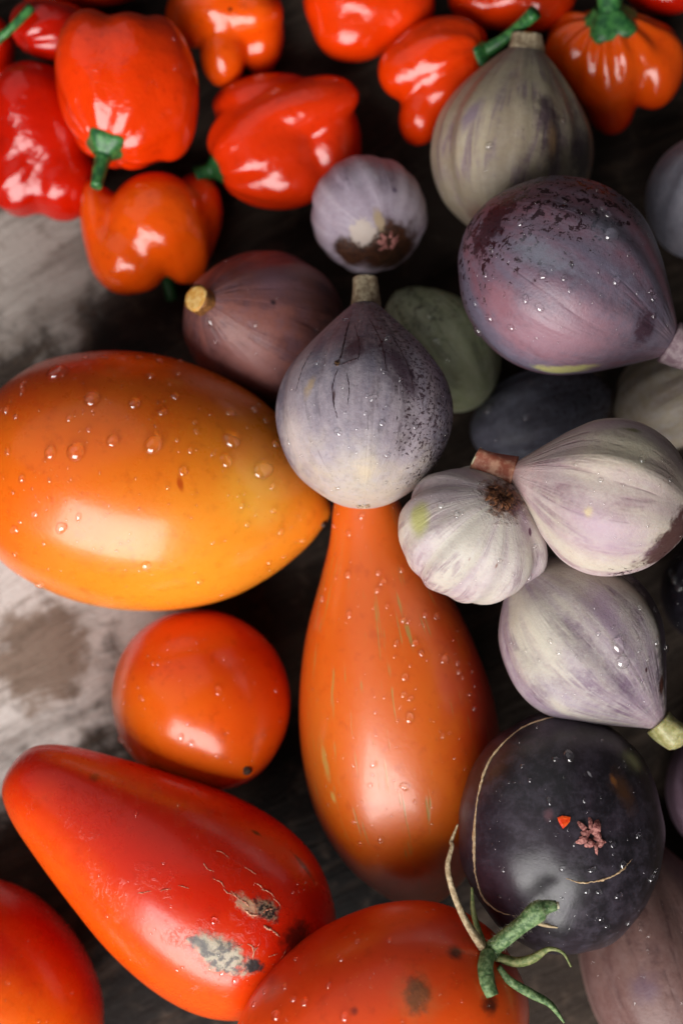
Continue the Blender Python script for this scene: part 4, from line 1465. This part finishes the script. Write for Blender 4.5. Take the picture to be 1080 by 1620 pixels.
drops(f1, [(535, 684, 6), (590, 630, 6), (604, 670, 5), (612, 536, 6.5), (484, 540, 4), (543, 612, 4), (462, 615, 4), (608, 589, 4), (546, 505, 4), (568, 508, 4), (612, 720, 5), (458, 700, 5), (534, 772, 4), (705, 688, 5), (633, 600, 4)],
      10, 2, 3.4, 40, (440, 480, 712, 795), 7)
drops(f5, [(965, 371, 13), (953, 330, 6), (962, 341, 6), (937, 333, 5), (858, 436, 7), (892, 440, 5), (973, 446, 7), (900, 460, 4), (831, 474, 6), (853, 487, 7), (774, 503, 7), (809, 518, 6),
           (757, 523, 10), (752, 480, 6), (823, 352, 7), (893, 320, 4), (994, 402, 4), (1007, 463, 4), (1028, 462, 5), (1032, 472, 6), (778, 396, 5), (768, 435, 6), (944, 300, 4), (1034, 500, 5)],
      14, 2, 3.6, 40, (745, 290, 1070, 600), 8)
drops(f10, [(1015, 728, 5), (910, 735, 3), (950, 760, 4), (1060, 760, 4)], 6, 2, 3, 24, (830, 660, 1080, 900), 9)
drops(f11, [(697, 800, 6), (722, 815, 5), (650, 780, 5), (866, 855, 5), (836, 915, 5), (790, 888, 4), (845, 865, 4)], 6, 2, 3, 24, (640, 735, 868, 945), 10)
drops(f12, [(977, 1022, 12), (984, 1048, 11), (1012, 962, 5), (946, 1003, 4), (870, 1015, 4), (883, 1033, 4), (1042, 955, 8), (1060, 992, 7), (1038, 1016, 6), (1052, 1026, 8), (1036, 965, 6), (1010, 1030, 4)],
      6, 2, 3, 20, (795, 890, 1075, 1170), 11)
drops(f13, [(899, 1197, 10), (878, 1202, 5), (869, 1268, 6), (936, 1377, 6), (889, 1375, 5), (985, 1369, 7), (1009, 1324, 6), (978, 1418, 7), (950, 1455, 5), (960, 1466, 5), (993, 1462, 5), (1030, 1390, 8), (1037, 1378, 6), (1025, 1430, 7), (928, 1411, 5), (947, 1412, 5), (1028, 1442, 6), (969, 1338, 5), (924, 1268, 4), (838, 1235, 4)],
      14, 2, 4, 60, (735, 1130, 1058, 1500), 12)
drops(f7, [(679, 504, 7), (691, 541, 9), (708, 569, 5)], 5, 2, 3, 10, (612, 460, 780, 640), 13)
drops(f8, [(772, 649, 9), (832, 661, 7), (775, 628, 5), (800, 630, 5), (883, 627, 4), (785, 697, 5), (840, 605, 5)], 4, 2, 3, 10, (740, 595, 940, 720), 14)
drops(f2, [(332, 508, 8), (405, 513, 5), (340, 540, 4), (357, 413, 4), (310, 447, 4)], 4, 2, 3, 10, (290, 400, 540, 620), 15)
drops(f4, [(773, 231, 6), (700, 352, 6), (712, 364, 5), (890, 190, 4)], 3, 2, 3, 10, (690, 90, 930, 360), 16)
drops(peppers["m"], [(236, 136, 8), (253, 132, 6), (280, 106, 7), (150, 120, 9), (263, 180, 7)], 4, 2.5, 4, 10, (90, 20, 310, 270), 17)
drops(peppers["d"], [(35, 160, 9), (22, 190, 10), (8, 190, 7), (45, 250, 8), (60, 280, 7)], 4, 2.5, 4, 6, (0, 100, 130, 340), 18)
drops(peppers["e"], [(156, 365, 6), (168, 403, 6)], 3, 2, 3, 6, (130, 290, 330, 460), 19)
drops(peppers["f"], [(385, 5, 7), (390, 10, 6), (308, 44, 5)], 2, 2, 3, 4, (280, 0, 440, 130), 20)
drops(f16, [(1066, 918, 9), (1074, 930, 8), (1060, 905, 6)], 6, 2, 5, 10, (1040, 880, 1080, 1000), 21)
drops(f14, [(1012, 1468, 5), (1025, 1480, 4)], 3, 2, 3, 8, (930, 1400, 1080, 1620), 22)
